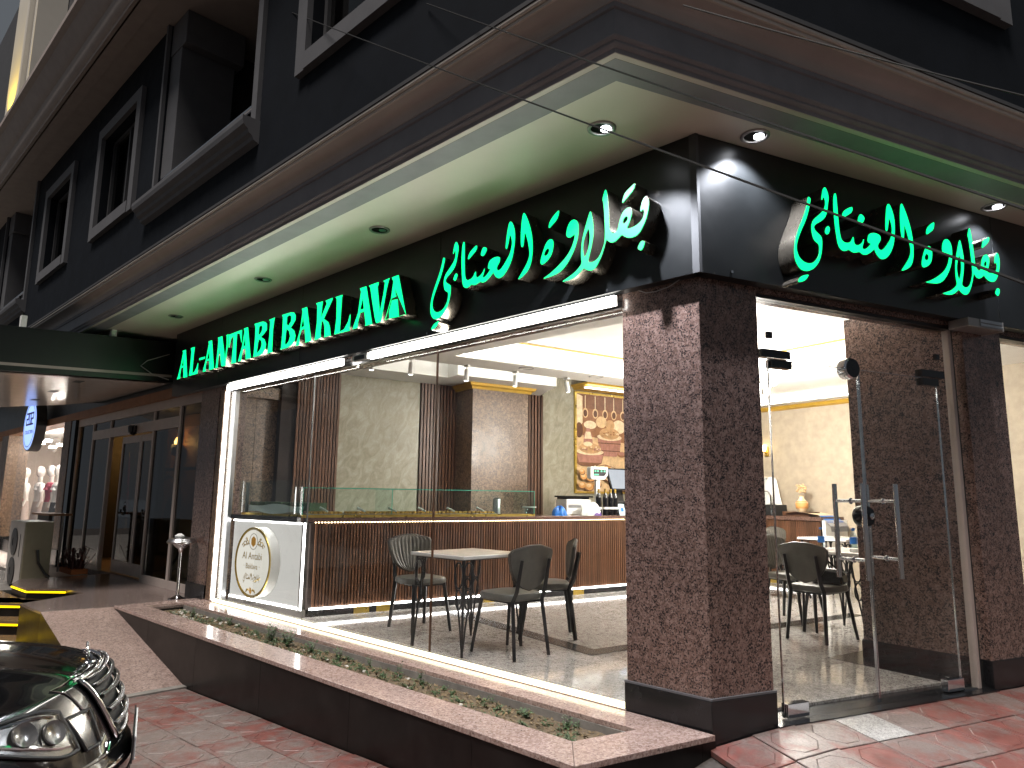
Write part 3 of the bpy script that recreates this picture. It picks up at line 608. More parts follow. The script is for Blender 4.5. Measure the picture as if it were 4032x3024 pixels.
obj('plinth_lip', MB().prism(cpoly(.012), .176, .187), 'trim_grey', pl)
pl = obj('pillar', MB().prism([(p.x, p.y) for p in (rp(2.39, 0), rp(2.834, 0), rp(2.834, -.5), Vector((.40, 2.74, 0)), Vector((-.02, 2.80, 0)), Vector((-.02, 2.385, 0)), rp(2.39, -.12))], -.3, 2.70), 'pillar_granite', bld, bevel=.003)
obj('plinth', MB().prism([(p.x, p.y) for p in (rp(2.378, .012), rp(2.846, .012), rp(2.846, -.5), Vector((.40, 2.752, 0)), Vector((-.032, 2.81, 0)), Vector((-.032, 2.373, 0)), rp(2.378, -.13))], -.3, .18), 'black_granite', pl, bevel=.003)
pl = obj('pillar', MB().box(-6.98, -6.45, -.0, .34, -.1, 2.62), 'pillar_granite', bld, bevel=.004)
obj('plinth', MB().box(-6.99, -6.44, -.012, .34, -.1, .18), 'black_granite', pl)
# lintels and head rails above the glass
obj('lintel', MB().box(-6.45, -.538, .02, .30, 2.462, 3.36), 'pillar_granite', bld)
obj('lintel', MB().fbox(rf, .441, 2.39, -.20, -.001, 2.475, 3.36).fbox(rf, 2.834, 6.5, -.20, -.001, 2.475, 3.36), 'pillar_granite', bld)
obj('head_rail', MB().fbox(rf, .441, 2.39, -.085, -.02, 2.452, 2.478).fbox(rf, 2.834, 6.5, -.085, -.02, 2.452, 2.478), 'black_metal', bld)
obj('head_rail', MB().box(-6.45, -.538, .015, .05, 2.425, 2.462), 'steel', bld)
obj('threshold', MB().fbox(rf, .441, 2.39, -.20, .035, -.2, .004), 'black_granite', bld)
obj('window_ledge', MB().box(-6.45, -.538, -.02, .045, -.4, .028), 'cap_granite', bld)

# ================================================================ SHOP FRONT
SY = .08; ZB, ZT = 2.505, 3.350
def sign(label_panel, fn_along, fn, a0, a1, joints, words):
    s = thing('fascia_sign', label_panel, 'sign', fn((a0+a1)/2, 0, ZB), 0, 'black fascia signs with green letters')
    edges = [a0]+joints+[a1]
    for x0, x1 in zip(edges[:-1], edges[1:]):
        obj('panel', MB().fbox(fn, x0+.002, x1-.002, .002, SY, ZB, ZT), 'sign_black', s, bevel=.002)
    o = fn(0, 0, 0); mw = Matrix.Identity(4)
    for key, dx, sm in words:
        for loops in LETTERS[key]:
            L = [[((x/1000.0)+dx, z/1000.0) for x, z in lp] for lp in loops]
            if sm: L = [chaikin(l, 1) for l in L]
            M0 = frame(fn(0, SY+.004, 0), fn_along, (0, 0, 1)); M1 = frame(fn(0, .2045, 0), fn_along, (0, 0, 1))
            le = flat('letter', L, .12, 'letter_steel', s, M0)
            flat('letter_face', L, .004, 'letter_green', le, M1, offset=-.003)
    return s
sgl = sign('long black fascia sign with green AL-ANTABI BAKLAVA and Arabic lettering over the window', (1, 0, 0), lf, -7.78, mitre(.08, .08).x-.012, [-6.35, -4.43, -2.25], [('l', 0, False), ('a', 0, True)])
sgr = sign('shorter black fascia sign with green Arabic lettering over the glass doors', tuple(RD), rf, mitre(.08, .08).dot(RD)+.012, 6.2, [2.72], [('a', 2.752, True)])
k0 = mitre(.083, .083)
obj('corner_trim', MB().prism([(k0.x-.045, k0.y), (k0.x, k0.y), (k0.x+RD.x*.02, k0.y+RD.y*.02), (k0.x-.045, k0.y+.02)], ZB, ZT), 'trim_dark', sgl)
mb = MB()
for x in (-6.05, -4.6, -2.4, -.6): mb.box(x, x+.012, -.082, -.078, ZB+.012, ZB+.03)
obj('rivet', mb, 'steel', sgl)['kind'] = 'stuff'
obj('wire', MB().tube([(-.40, -.02, 2.50), (-.34, -.03, 2.47), (-.27, -.03, 2.465), (-.18, -.03, 2.475), (-.10, -.04, 2.50)], .003, 5), 'aluminium', sgl)
obj('screw', MB().fbox(rf, .17, .185, .08, .09, 2.53, 2.545), 'chrome', sgr)

def strip(label, box, mat='led_white', group='white light strips round the shop window'):
    t = thing('light_strip', label, 'light strip', ((box[0]+box[1])/2, box[2], box[4]), 0, group)
    obj('channel', MB().box(box[0]-.002, box[1]+.002, box[3]+.001, box[3]+.012, box[4]-.002, box[5]+.002), 'aluminium', t)
    obj('diffuser', MB().box(*box), mat, t); return t
strip('long white light strip along the top of the window beside the corner pillar', (-3.20, -.548, -.072, -.046, 2.426, 2.486), 'led_tube')
strip('white light strip along the top of the window towards the hotel door', (-6.09, -3.66, -.072, -.046, 2.426, 2.486), 'led_tube')
strip('upright white light strip down the window jamb by the hotel door', (-6.235, -6.205, -.02, .012, .045, 2.43))
strip('second thinner upright strip just inside the window jamb', (-6.135, -6.112, .07, .085, .06, 2.44))
strip('pale yellow light strip along the foot of the window above the planter', (-6.20, -.552, -.018, .012, .030, .058), 'led_warm')
dv = thing('led_driver', 'open light driver box with loose wires in the gap of the top strip', 'driver box', (-3.5, -.02, 2.46))
obj('case', MB().box(-3.47, -3.24, -.075, -.04, 2.43, 2.485), 'white_plastic', dv); obj('terminal', MB().box(-3.44, -3.28, -.079, -.0755, 2.438, 2.475), 'dark_plastic', dv)
w_ = MB()
for k in range(5):
    x = -3.42+.03*k; w_.tube([(x, -.03, 2.50), (x+.05, -.06, 2.47+.01*k), (x+.12, -.05, 2.44), (x+.2+.05*k, -.02, 2.47)], .0025, 5)
w_.tube([(-3.25, -.03, 2.47), (-3.0, -.03, 2.435), (-2.85, -.025, 2.45), (-2.72, -.02, 2.50)], .003, 5)
w_.tube([(-4.62, -.0, 2.43), (-4.52, -.02, 2.40), (-4.40, -.02, 2.42), (-4.30, -.0, 2.46)], .003, 5)
obj('wire', w_, 'aluminium', dv)

win = thing('shop_window', 'big frameless shop window of tall clear panes looking onto the bakery counter', 'window', (-3.4, .03, .03))
for x0, x1 in ((-6.20, -4.300), (-4.294, -2.386), (-2.378, -.545)):
    obj('pane', MB().box(x0, x1, .026, .036, .03, 2.45), 'clear_glass', win)
obj('joint', MB().box(-2.386, -2.378, .022, .040, .03, 2.45), 'walnut', win); obj('joint', MB().box(-4.300, -4.294, .024, .038, .03, 2.45), 'steel', win)
obj('base_channel', MB().box(-6.20, -.545, .018, .046, .028, .040), 'steel', win)
jb = obj('jamb_lining', MB().box(-6.40, -6.29, -.01, .2, .03, 2.46), 'column_granite', bld)
obj('jamb_lining', MB().box(-6.12, -6.06, .03, .075, .03, 2.45), 'steel', win)

# glass doors on the right facade
def pane(name, s0, s1, z0, z1, parent, n=-.06, mat='clear_glass'): return obj(name, MB().fbox(rf, s0, s1, n-.005, n+.005, z0, z1), mat, parent)
fx = thing('glass_transom', 'clear glass panel fixed above the double doors', 'transom', rp(1.35, -.06, 2.08))
pane('pane', .45, 2.30, 2.085, 2.452, fx); pane('pane', .45, .565, .012, 2.080, fx); pane('pane', 2.145, 2.285, .012, 2.080, fx)
obj('edge', MB().fbox(rf, .5655, .5695, -.066, -.054, .012, 2.08).fbox(rf, 2.1405, 2.1445, -.066, -.054, .012, 2.08).fbox(rf, .57, 2.14, -.066, -.054, 2.081, 2.0845), 'chrome', fx)
obj('glass_disc', MB().fbox(rf, .548, .588, -.05, -.03, 2.21, 2.25).fbox(rf, 2.122, 2.160, -.05, -.03, 2.22, 2.26), 'black_gloss', fx)['kind'] = 'stuff'
for (s0, s1) in ((.5, .735), (1.965, 2.21)):
    obj('patch_fitting', MB().fbox(rf, s0, s1, -.085, -.035, 2.09, 2.14), 'black_gloss', fx)
def door(s0, s1, hinge_left, label):
    d_ = thing('glass_door', label, 'door', rp((s0+s1)/2, -.06, 0), 0, 'double glass doors')
    pane('pane', s0, s1, .014, 2.075, d_)
    hs = s0 if hinge_left else s1-.165
    obj('patch_fitting', MB().fbox(rf, hs, hs+.165, -.085, -.035, .012, .088), 'chrome', d_, bevel=.003)
    hs2 = s0 if hinge_left else s1-.17
    obj('patch_fitting', MB().fbox(rf, hs2, hs2+.17, -.085, -.035, 2.03, 2.08), 'black_gloss', d_)
    e = s1 if hinge_left else s0
    obj('edge_strip', MB().fbox(rf, e-.004 if hinge_left else e, e if hinge_left else e+.004, -.068, -.052, .014, 2.075), 'chrome', d_)
    hp = 1.20 if hinge_left else 1.50
    for o in (.045, -.165):
        h = MB().tube([rp(hp, o, .752), rp(hp, o, 1.338)], .0155, 14); h_ = obj('handle', h, 'chrome', d_, smooth=True)
    b = MB()
    for z in (.87, 1.23): b.tube([rp(hp, .045, z), rp(hp, -.165, z)], .011, 10).tube([rp(hp, -.045, z), rp(hp, -.052, z)], .02, 12)
    obj('handle_bar', b, 'chrome', d_, smooth=True)
    return d_
dl = door(.575, 1.350, True, 'glass door leaf on the corner pillar side with tall chrome pull handles')
dr = door(1.357, 2.140, False, 'glass door leaf on the far side, under the grey sensor box')
lk = MB(); Mx = frame(rp(1.33, -.10, 1.135), tuple(RD), (0, 0, 1))
lk.lathe([(.062, 0), (.066, .01), (.066, .06), (.060, .072), (.02, .074)], 24).xf(Mx); obj('lock', lk, 'black_gloss', dl, smooth=True)
lk = MB().lathe([(.020, 0), (.020, .012), (.008, .016)], 14).xf(frame(rp(1.345, -.025, 1.135), tuple(RD), (0, 0, 1))); obj('lock_cylinder', lk, 'chrome', dl, smooth=True)
ul = MB().lathe([(.066, 0), (.070, .01), (.070, .06), (.058, .07)], 24).xf(frame(rp(1.275, -.10, 2.083), tuple(RD), (0, 0, 1))); obj('lock', ul, 'chrome', fx, smooth=True)
ul = MB().lathe([(.060, 0), (.062, .004)], 24).xf(frame(rp(1.275, -.029, 2.083), tuple(RD), (0, 0, 1))); obj('lock_face', ul, 'black_gloss', fx, smooth=True)
jm = thing('door_jamb', 'slim bronze metal jamb between the glass and the right granite pillar', 'jamb', rp(2.31, -.05, 0))
obj('post', MB().fbox(rf, 2.286, 2.318, -.085, -.035, .004, 2.452), 'frame_alu', jm, bevel=.003); obj('gasket', MB().fbox(rf, 2.319, 2.345, -.075, -.045, .004, 2.452), 'dark_plastic', jm)
obj('rail', MB().fbox(rf, 2.15, 2.286, -.075, -.045, .0, .012), 'steel', jm)
sb = thing('door_sensor', 'grey metal sensor box under the sign at the right end of the doorway', 'sensor box', rp(2.42, .06, 2.47))
obj('case', MB().fbox(rf, 2.235, 2.62, .004, .15, 2.44, 2.503), 'aluminium', sb, bevel=.004); obj('end_cap', MB().fbox(rf, 2.615, 2.625, .0, .154, 2.435, 2.504), 'ac_white', sb)
obj('front_plate', MB().fbox(rf, 2.36, 2.612, .151, .156, 2.452, 2.47).fbox(rf, 2.36, 2.612, .151, .156, 2.478, 2.50), 'steel', sb)
rw = thing('side_window', 'tall clear window beyond the right granite pillar', 'window', rp(4.4, -.06, 0)); pane('pane', 2.84, 6.3, .02, 2.452, rw)
bt = obj('base_channel', MB().fbox(rf, 2.84, 6.3, -.09, -.03, -.2, .02), 'black_granite', rw)

# downlights in the eaves
DL = [(-.31, -.50, True, 'lit downlight in the eaves just short of the corner, on the window side'), tuple(rp(.28, .21)[:2])+(True, 'lit downlight in the eaves above the glass doors, next to the corner'),
      (-2.58, -.45, False, 'dim round downlight in the eaves above the Arabic lettering'), (-4.55, -.46, False, 'dim round downlight in the eaves above BAKLAVA'),
      (-6.75, -.48, False, 'dim round downlight in the eaves nearest the hotel canopy'), tuple(rp(2.56, .21)[:2])+(True, 'round downlight in the eaves at the far right, half lit')]
for i, (x, y, on, lab) in enumerate(DL):
    t = thing('eaves_downlight', lab, 'downlight', (x, y, SZ), 0, 'round downlights in the eaves')
    obj('trim_ring', MB().lathe([(.085, -.002), (.085, -.007), (.078, -.012), (.066, -.010), (.064, -.001)], 24, (x, y, SZ), cap=False), 'aluminium', t, smooth=True)
    obj('reflector', MB().lathe([(.064, -.004), (.05, -.0035), (.002, -.003)], 24, (x, y, SZ), cap=False), 'black_gloss' if not on else 'chrome', t, smooth=True)
    obj('lens', MB().lathe([(.030, -.006), (.030, -.009), (.001, -.0095)], 18, (x+.015, y+.02, SZ)), 'lamp_lens' if on else 'steel', t)
    if on: lamp('downlight', 'SPOT', (x, y, SZ-.03), (x-(.0 if i == 0 else .0), y, 0), (165 if i == 0 else 85 if i == 1 else 55), (.86, .90, 1.0), t, spot_size=R(118), spot_blend=.55, shadow_soft_size=.03)

# ================================================================ SHOP INTERIOR
FZ = .02; CZ = 2.87; WD = 2.05; EW = 7.45
E0 = ip(EW, WD); E1 = ip(EW, -6.2); B0 = ip(-2.1, WD)
poly = [(-6.45, .046), (-.30, .046), (rp(.441, -.2).x, rp(.441, -.2).y), (rp(6.4, -.2).x, rp(6.4, -.2).y), (E1.x, E1.y), (E0.x, E0.y), (ip(.3, WD).x, ip(.3, WD).y), (-6.76, 1.1), (-6.76, .34), (-6.45, .34)]
floor = struct('shop_floor', MB().prism(poly, -.2, FZ), 'floor_granite')
def inlay(pts): obj('floor_inlay', MB().prism(pts, FZ-.01, FZ+.003), 'black_granite', floor)
def strip2(a, b, w, e=.0):
    a = Vector((a[0], a[1])); b = Vector((b[0], b[1])); d = (b-a).normalized(); n = Vector((-d.y, d.x))*w; return [tuple(a-d*e), tuple(b+d*e), tuple(b+d*e+n), tuple(a-d*e+n)]
k = Vector((-1.57, .98, 0)); dx = -NI
inlay(strip2(k, ip(0, 0)+QI*ip(0, 0).dot(QI)*0 + (k-C0-QI*(k-C0).dot(QI)) + QI*(k-C0).dot(QI) + dx*2.3 - C0 if False else k+dx*2.35, .165)[::-1] if False else [tuple((k+v)[:2]) for v in (Vector((0, 0, 0)), QI*.165, QI*.165+dx*2.35, dx*2.35)])
inlay([tuple((k+v)[:2]) for v in (QI*.1655, QI*3.8, QI*3.8+dx*.165, QI*.1655+dx*.165)])
q = Vector((-.263, 2.285, 0)); inlay([tuple((q+v)[:2]) for v in (Vector((0, 0, 0)), NI*.86, NI*.86+QI*.12, QI*.5-NI*.0+NI*.22, QI*.5)])
gr = MB()                                               # thin joints between the floor slabs
def inside(q): return q.y > .07 and q.x*RD.y-q.y*RD.x < -.24
def joint(pt, n):
    run = []
    for i in range(n+1):
        q = pt(i)
        if inside(q): run.append(q)
        if (not inside(q) or i == n) and len(run) > 1:
            a_, b_ = run[0], run[-1]; s_ = (b_-a_).cross(UP).normalized()*.0016; gr.q(*[v+UP*(FZ+.0008) for v in (a_-s_, b_-s_, b_+s_, a_+s_)]); run = []
        elif not inside(q): run = []
for i in range(-1, 12): joint(lambda k, i=i: ip(i*.6+.3, -.06-.05*k), 110)
for i in range(1, 9): joint(lambda k, i=i: ip(-.6+.05*k, -i*.6), 160)
obj('floor_joint', gr, 'concrete', floor)['kind'] = 'stuff'

# ceiling with a lit tray and coves
ceil = MB()
tray = [Vector((-4.22, 1.80, 0)), Vector((.30, 1.80, 0)), Vector((.05, 3.0, 0)), ip(5.6, -3.4), ip(5.6, -.03)]
def inset(poly, d):
    n = len(poly); out = []
    for i in range(n):
        a, b, c = poly[i-1], poly[i], poly[(i+1) % n]; d1 = (b-a).normalized(); d2 = (c-b).normalized()
        n1 = Vector((-d1.y, d1.x, 0)); n2 = Vector((-d2.y, d2.x, 0)); m_ = (n1+n2); m_ = m_/max(.3, m_.dot(n1)); out.append(b+m_*d)
    return out
area = sum(tray[i].x*tray[(i+1) % 5].y-tray[(i+1) % 5].x*tray[i].y for i in range(5))
if area < 0: tray.reverse()
slot0, slot1 = .47, 1.10
outer = [Vector((-5.19, .30, 0)), Vector((-.02, .30, 0)), rp(.6, -.22), rp(6.3, -.22), ip(EW, -6.1), ip(EW, slot0), ip(.36, slot0), ip(.30, slot0-.02), Vector((-5.2, .30, 0))]
def loop(poly, z, mb): n = len(mb.v); mb.v += [Vector((p.x, p.y, z)) for p in poly]; return list(range(n, n+len(poly)))
me = bpy.data.meshes.new('shop_ceiling'); bm = bmesh.new()
def bl(poly, z): vs = [bm.verts.new((p.x, p.y, z)) for p in poly]; return [bm.edges.new((vs[i], vs[(i+1) % len(vs)])) for i in range(len(vs))]
bmesh.ops.triangle_fill(bm, use_beauty=True, edges=bl(outer, CZ)+bl(tray, CZ)); bm.to_mesh(me); bm.free(); me.materials.append(MATS['ceiling_paint'])
shop_ceiling = bpy.data.objects.new('shop_ceiling', me); C.objects.link(shop_ceiling); shop_ceiling['kind'] = 'structure'
def ring(name, A, za, B, zb_, mat, parent=shop_ceiling):
    m = MB(); n = len(A); m.v = [Vector((p.x, p.y, za)) for p in A]+[Vector((p.x, p.y, zb_)) for p in B]
    m.f = [(i, (i+1) % n, n+(i+1) % n, n+i) for i in range(n)]; return obj(name, m, mat, parent)
tb = inset(tray, -.16); ti = inset(tray, .03); tg = inset(tray, .16); tg2 = inset(tray, .20)
ring('ceiling_lip', tray, CZ, tray, CZ+.03, 'white_paint'); ring('ceiling_lip', tray, CZ+.03, tb, CZ+.031, 'white_paint')
ring('cove_band', tb, CZ+.031, tb, CZ+.10, 'white_paint'); ring('cove_band', tb, CZ+.10, inset(tray, .0), CZ+.20, 'white_paint'); ring('cove_band', inset(tray, .0), CZ+.20, tg, CZ+.235, 'white_paint')
ring('gold_moulding', inset(tray, .14), CZ+.226, inset(tray, .175), CZ+.218, 'gold_paint'); ring('gold_moulding', inset(tray, .178), CZ+.218, inset(tray, .215), CZ+.232, 'gold_paint')
obj('ceiling_panel', MB().prism([(p.x, p.y) for p in inset(tray, .12)], CZ+.24, CZ+.26), 'ceiling_paint', shop_ceiling)
lt = MB(); A_ = inset(tray, -.035); Bq = inset(tray, -.135); n = len(A_)
for i in range(n):
    a, b, c, d2 = A_[i], A_[(i+1) % n], Bq[(i+1) % n], Bq[i]; lt.q((a.x, a.y, CZ+.045), (b.x, b.y, CZ+.045), (c.x, c.y, CZ+.045), (d2.x, d2.y, CZ+.045))
obj('cove_light', lt, 'led_cove', shop_ceiling)
# slot cove above the counter, and the bulkhead behind it
cv = MB(); cv.fbox(ip, .36, 4.0, slot0-.002, slot0, CZ, CZ+.035)  .fbox(ip, .40, 4.5, slot0-.25, slot1+.6, CZ+.34, CZ+.36); obj('cove_top', cv, 'white_paint', shop_ceiling)
obj('bulkhead', MB().prism([(p.x, p.y) for p in (ip(2.33, slot1), ip(4.02, slot1), ip(4.40, WD), ip(2.33, WD))][::-1], CZ, CZ+.339), 'white_paint', shop_ceiling)
obj('bulkhead', MB().prism([(p.x, p.y) for p in (ip(.45, slot1+.28), ip(2.329, slot1+.28), ip(2.329, WD), ip(.58, WD))][::-1], CZ+.001, CZ+.34), 'white_paint', shop_ceiling)
obj('cove_light', MB().fbox(ip, .45, 3.98, slot0-.20, slot0-.04, CZ+.05, CZ+.054), 'led_cove', shop_ceiling)
obj('cove_ledge', MB().fbox(ip, .36, 4.0, slot0-.24, slot0-.003, CZ+.001, CZ+.03), 'white_paint', shop_ceiling)
obj('high_ceiling', MB().fbox(ip, 3.9, 7.6, .3, 2.2, 3.28, 3.30), 'ceiling_paint', shop_ceiling)
# walls behind the counter
bw = struct('back_wall', MB().fbox(ip, .25, 7.6, WD+.02, WD+.2, 0, 3.35), 'slat_backing')
for a0, a1, zt in ((1.03, 2.24, CZ), (4.46, 5.10, 3.28), (5.101, 7.5, 3.28)):
    obj('marble_panel', MB().fbox(ip, a0, a1, WD, WD+.019, 0, zt), 'wall_marble', bw)
def slats(parent, fn, a0, a1, n, d, z0, z1, w, dep, mat='walnut'):
    pitch = (a1-a0)/n; m = MB().box(-w/2, w/2, -dep/2, dep/2, z0, z1); me_ = mesh_of('slat', m, mat)
    for i in range(n):
        p = ip(a0+pitch*(i+.5), d); inst('slat', me_, parent, (p.x, p.y, 0), AI)
slats(bw, ip, .44, 1.03, 14, WD-.012, 0, CZ-.002, .030, .034)
slats(bw, ip, 2.24, 3.30, 20, WD-.012, 0, CZ-.002, .034, .034)
slats(bw, ip, 3.90, 4.46, 9, WD-.012, 0, CZ-.002, .040, .034)
colm = obj('column', MB().fbox(ip, 2.84, 3.82, 1.55, WD+.02, 0, CZ-.001), 'column_granite', bw)
cpf = [(0, 0), (.03, .0), (.05, .03), (.085, .05), (.10, .09), (0, .09)]
def crown(fn, a0, a1, d0, d1, z, mat='gold_paint', parent=bw, name='gold_crown'):
    m = MB(); n = 0; pr = [(.0, 0), (.03, .0), (.045, .03), (.08, .05), (.095, .085)]
    for o, h in pr:
        for p in (fn(a0-o, d1), fn(a0-o, d0-o), fn(a1+o, d0-o), fn(a1+o, d1)): m.v.append(p+UP*(z+h))
    for i in range(len(pr)-1):
        for j in range(3): b = i*4+j; m.f.append((b, b+1, b+5, b+4))
    m.f.append((16, 17, 18, 19)); m.f.append((0, 3, 2, 1)); return obj(name, m, mat, parent)
crown(ip, 2.84, 3.82, 1.55, WD, CZ-.088)
crown(ip, 5.14, 7.3, 1.70, WD, 3.03); obj('crown_light', MB().fbox(ip, 5.05, 7.3, 1.62, 1.70, 3.020, 3.031), 'led_white', bw)
# far wall, side walls, wallpaper
def ep(a, d, z=0): return ip(EW, 0) - NI*0 + NI*a + QI*d + UP*z          # along the far wall (a to the right), d outwards behind it
far = struct('far_wall', MB().fbox(ep, -2.2, 6.4, 0, .15, 0, 3.3), 'wallpaper')
obj('gold_moulding', MB().extr([(0, 2.64), (-.05, 2.66), (-.07, 2.70), (0, 2.72)], lambda p: ep(-2.0, p[0], p[1]), lambda p: ep(6.2, p[0], p[1])), 'gold_paint', far)
obj('cove_band', MB().extr([(0, 2.735), (-.10, 2.735), (-.10, 2.75), (-.02, 2.78), (-.02, 3.2), (0, 3.2)], lambda p: ep(-2.0, p[0], p[1]), lambda p: ep(6.2, p[0], p[1])), 'white_paint', far)
obj('cove_light', MB().fbox(ep, -1.9, 6.1, -.095, -.045, 2.755, 2.758), 'led_cove', far)
struct('side_wall', MB().fbox(rf, 6.3, 6.5, -4.5, -.0, 0, 3.3), 'wallpaper')
lw = struct('side_wall', MB().box(-6.92, -6.76, .34, 1.62, 0, 3.3), 'lobby_dark')
for y0, y1 in ((.36, .60), (.605, .93), (1.08, 1.5)): obj('granite_panel', MB().box(-6.759, -6.72, y0, y1, 0, 2.86), 'column_granite', lw)
obj('mirror_light', MB().box(-6.756, -6.74, .955, .975, .95, 2.42), 'led_white', lw); obj('channel', MB().box(-6.756, -6.74, .98, 1.0, .9, 2.45), 'steel', lw)
obj('wall_lamp', MB().box(-6.72, -6.705, 1.12, 1.22, 1.55, 1.64), 'led_white', lw); obj('beam', MB().box(-6.72, -6.60, .36, 1.5, 2.45, 2.6), 'column_granite', lw)
struct('roof_slab', MB().prism(poly, 3.40, 3.50), 'wall_dark')

# counter
ctr = thing('service_counter', 'long walnut slatted counter with a granite top, lit above and below', 'counter', ip(2.6, .3, 0))
obj('carcass', MB().fbox(ip, .06, 5.6, .03, .62, .09, .945), 'slat_backing', ctr)
slats(ctr, ip, .10, 5.55, 160, .014, .115, .955, .021, .026)
obj('countertop', MB().fbox(ip, -.06, 5.62, -.02, .70, .955, 1.0), 'counter_granite', ctr, bevel=.003)
obj('kick_plate', MB().fbox(ip, .06, 5.6, .0, .06, FZ, .085), 'black_granite', ctr)
gb = MB()
for a in (.55, .80, 2.1, 3.45): gb = MB().fbox(ip, a, a+.17, -.004, -.001, FZ, .085); obj('brass_block', gb, 'gold_metal', ctr)
obj('foot_light', MB().fbox(ip, .08, 5.58, -.012, .004, .088, .106), 'led_counter', ctr); obj('top_light', MB().fbox(ip, .10, 5.5, .004, .012, .946, .954), 'led_counter_warm', ctr)
# the white end of the counter that faces the window, with the oval sign
J = ip(0, 0); K = Vector((-6.05, .10, 0)); jd = (J-K).normalized(); jn = Vector((jd.y, -jd.x, 0)); JL = (J-K).length
def kp(a, o, z): return K + jd*a + jn*o + UP*z
obj('end_panel', MB().fbox(kp, .02, JL-.06, -.03, -.005, .09, .945), 'panel_glow', ctr)
obj('end_frame', MB().fbox(kp, 0, JL, -.05, .0, .02, .089).fbox(kp, JL-.059, JL-.03, -.03, .004, .09, .945), 'aluminium', ctr)
obj('corner_light', MB().fbox(kp, JL-.029, JL-.004, -.02, .004, .09, .945), 'led_counter', ctr)
obj('corner_light', MB().fbox(kp, .02, JL-.06, -.004, .006, .092, .112).fbox(kp, .02, JL-.06, -.004, .006, .930, .944), 'led_counter', ctr)
obj('countertop', MB().fbox(kp, -.1, JL+.02, -.62, .03, .955, 1.0), 'black_granite', ctr)
ov = thing('oval_sign', 'round white shop sign with gold rim and the bakery name on the counter end', 'sign', kp(.80, .02, .17))
oc = kp(JL-.78, .0, .515); om = frame(kp(JL-.78, .004, .515), tuple(jd), (0, 0, 1)); orad = (.36, .365)
ell = lambda s_: [(orad[0]*s_*math.cos(2*math.pi*i/64), orad[1]*s_*math.sin(2*math.pi*i/64)) for i in range(64)]
flat('drum', [ell(1.0)], .11, 'white_plastic', ov, om)
omf = lambda d: frame(kp(JL-.78, .004+d, .515), tuple(jd), (0, 0, 1))
flat('rim', [ell(1.0), ell(.955)], .010, 'gold_metal', ov, omf(.11)); flat('rim', [ell(.945), ell(.925)], .006, 'gold_print', ov, omf(.111))
flat('face', [ell(.95)], .003, 'oval_face', ov, omf(.1105))
tm = lambda x, y: omf(.1155) @ Matrix.Translation((x, y, 0))
text('lettering', 'Al Antabi', .105, 'gold_print', ov, tm(-.01, .03), .001); text('lettering', '· Baklava ·', .082, 'gold_print', ov, tm(-.01, -.07), .001)
AW = [[[((x/1000.0+1.2)*.165, (z/1000.0-2.85)*.165) for x, z in lp] for lp in g] for g in LETTERS['a']]
arm = MB()
for g in AW: flat('lettering', g, .001, 'gold_print', ov, tm(0, -.165))
flat('emblem', [[(.085*math.cos(a*math.pi/16), .085*math.sin(a*math.pi/16)) for a in range(32)], [(.079*math.cos(a*math.pi/16), .079*math.sin(a*math.pi/16)) for a in range(32)]], .001, 'ink_brown', ov, tm(0, .215))
flat('emblem', [[(.052*math.cos(a*math.pi/3+math.pi/6), .058*math.sin(a*math.pi/3+math.pi/6)) for a in range(6)]], .001, 'amber_print', ov, tm(0, .215))
sw = MB()
for sgn in (-1, 1):
    for (x0, y0, r0) in ((.12, .20, .028), (.165, .185, .036), (.20, .165, .026), (.14, .235, .018)):
        sw.tube([omf(.1165) @ Vector((sgn*(x0+r0*math.cos(t*.55)*(1-t/14)), y0+r0*math.sin(t*.55)*(1-t/14), 0)) for t in range(11)], .0045, 5)
    sw.tube([omf(.1165) @ Vector((sgn*(.085+.012*t), .19-.004*t, 0)) for t in range(5)], .004, 5)
    for t in range(3): sw.tube([omf(.1165) @ Vector((sgn*(.03+.02*t), -.295+.008*t, 0)), omf(.1165) @ Vector((sgn*(.05+.02*t), -.275-.018*t, 0))], .006, 5)
obj('ornament', sw, 'gold_print', ov)
flat('ornament', [[(-.018, -.255), (.012, -.27), (.022, -.31), (.002, -.335), (-.022, -.31)]], .001, 'amber_print', ov, tm(0, 0))
# glass display case on the counter
cs_ = thing('display_case', 'long low glass display case on the counter with a gold edge', 'display case', ip(1.4, .2, 1.0))
obj('base_trim', MB().fbox(ip, -.05, 2.84, -.012, .0, 1.0, 1.028), 'gold_metal', cs_)
g_ = [('front_pane', (-.05, 2.84, -.004, .004, 1.028, 1.30)), ('top_pane', (-.05, 2.84, .005, .45, 1.300, 1.308)), ('end_pane', (2.832, 2.84, .005, .45, 1.028, 1.299)), ('end_pane', (-.05, -.042, .005, .45, 1.028, 1.299)), ('divider', (.93, .938, .005, .45, 1.028, 1.299)), ('divider', (1.88, 1.888, .005, .45, 1.028, 1.299))]
for nme, b_ in g_: obj(nme, MB().fbox(ip, *b_), 'case_glass', cs_)
em = MB()
for a in (-.05, .93, 2.832): em.fbox(ip, a, a+.008, -.006, -.0045, 1.028, 1.30)
em.fbox(ip, -.05, 2.84, -.007, -.0045, 1.296, 1.306); obj('green_edge', em, 'green_led_off', cs_)
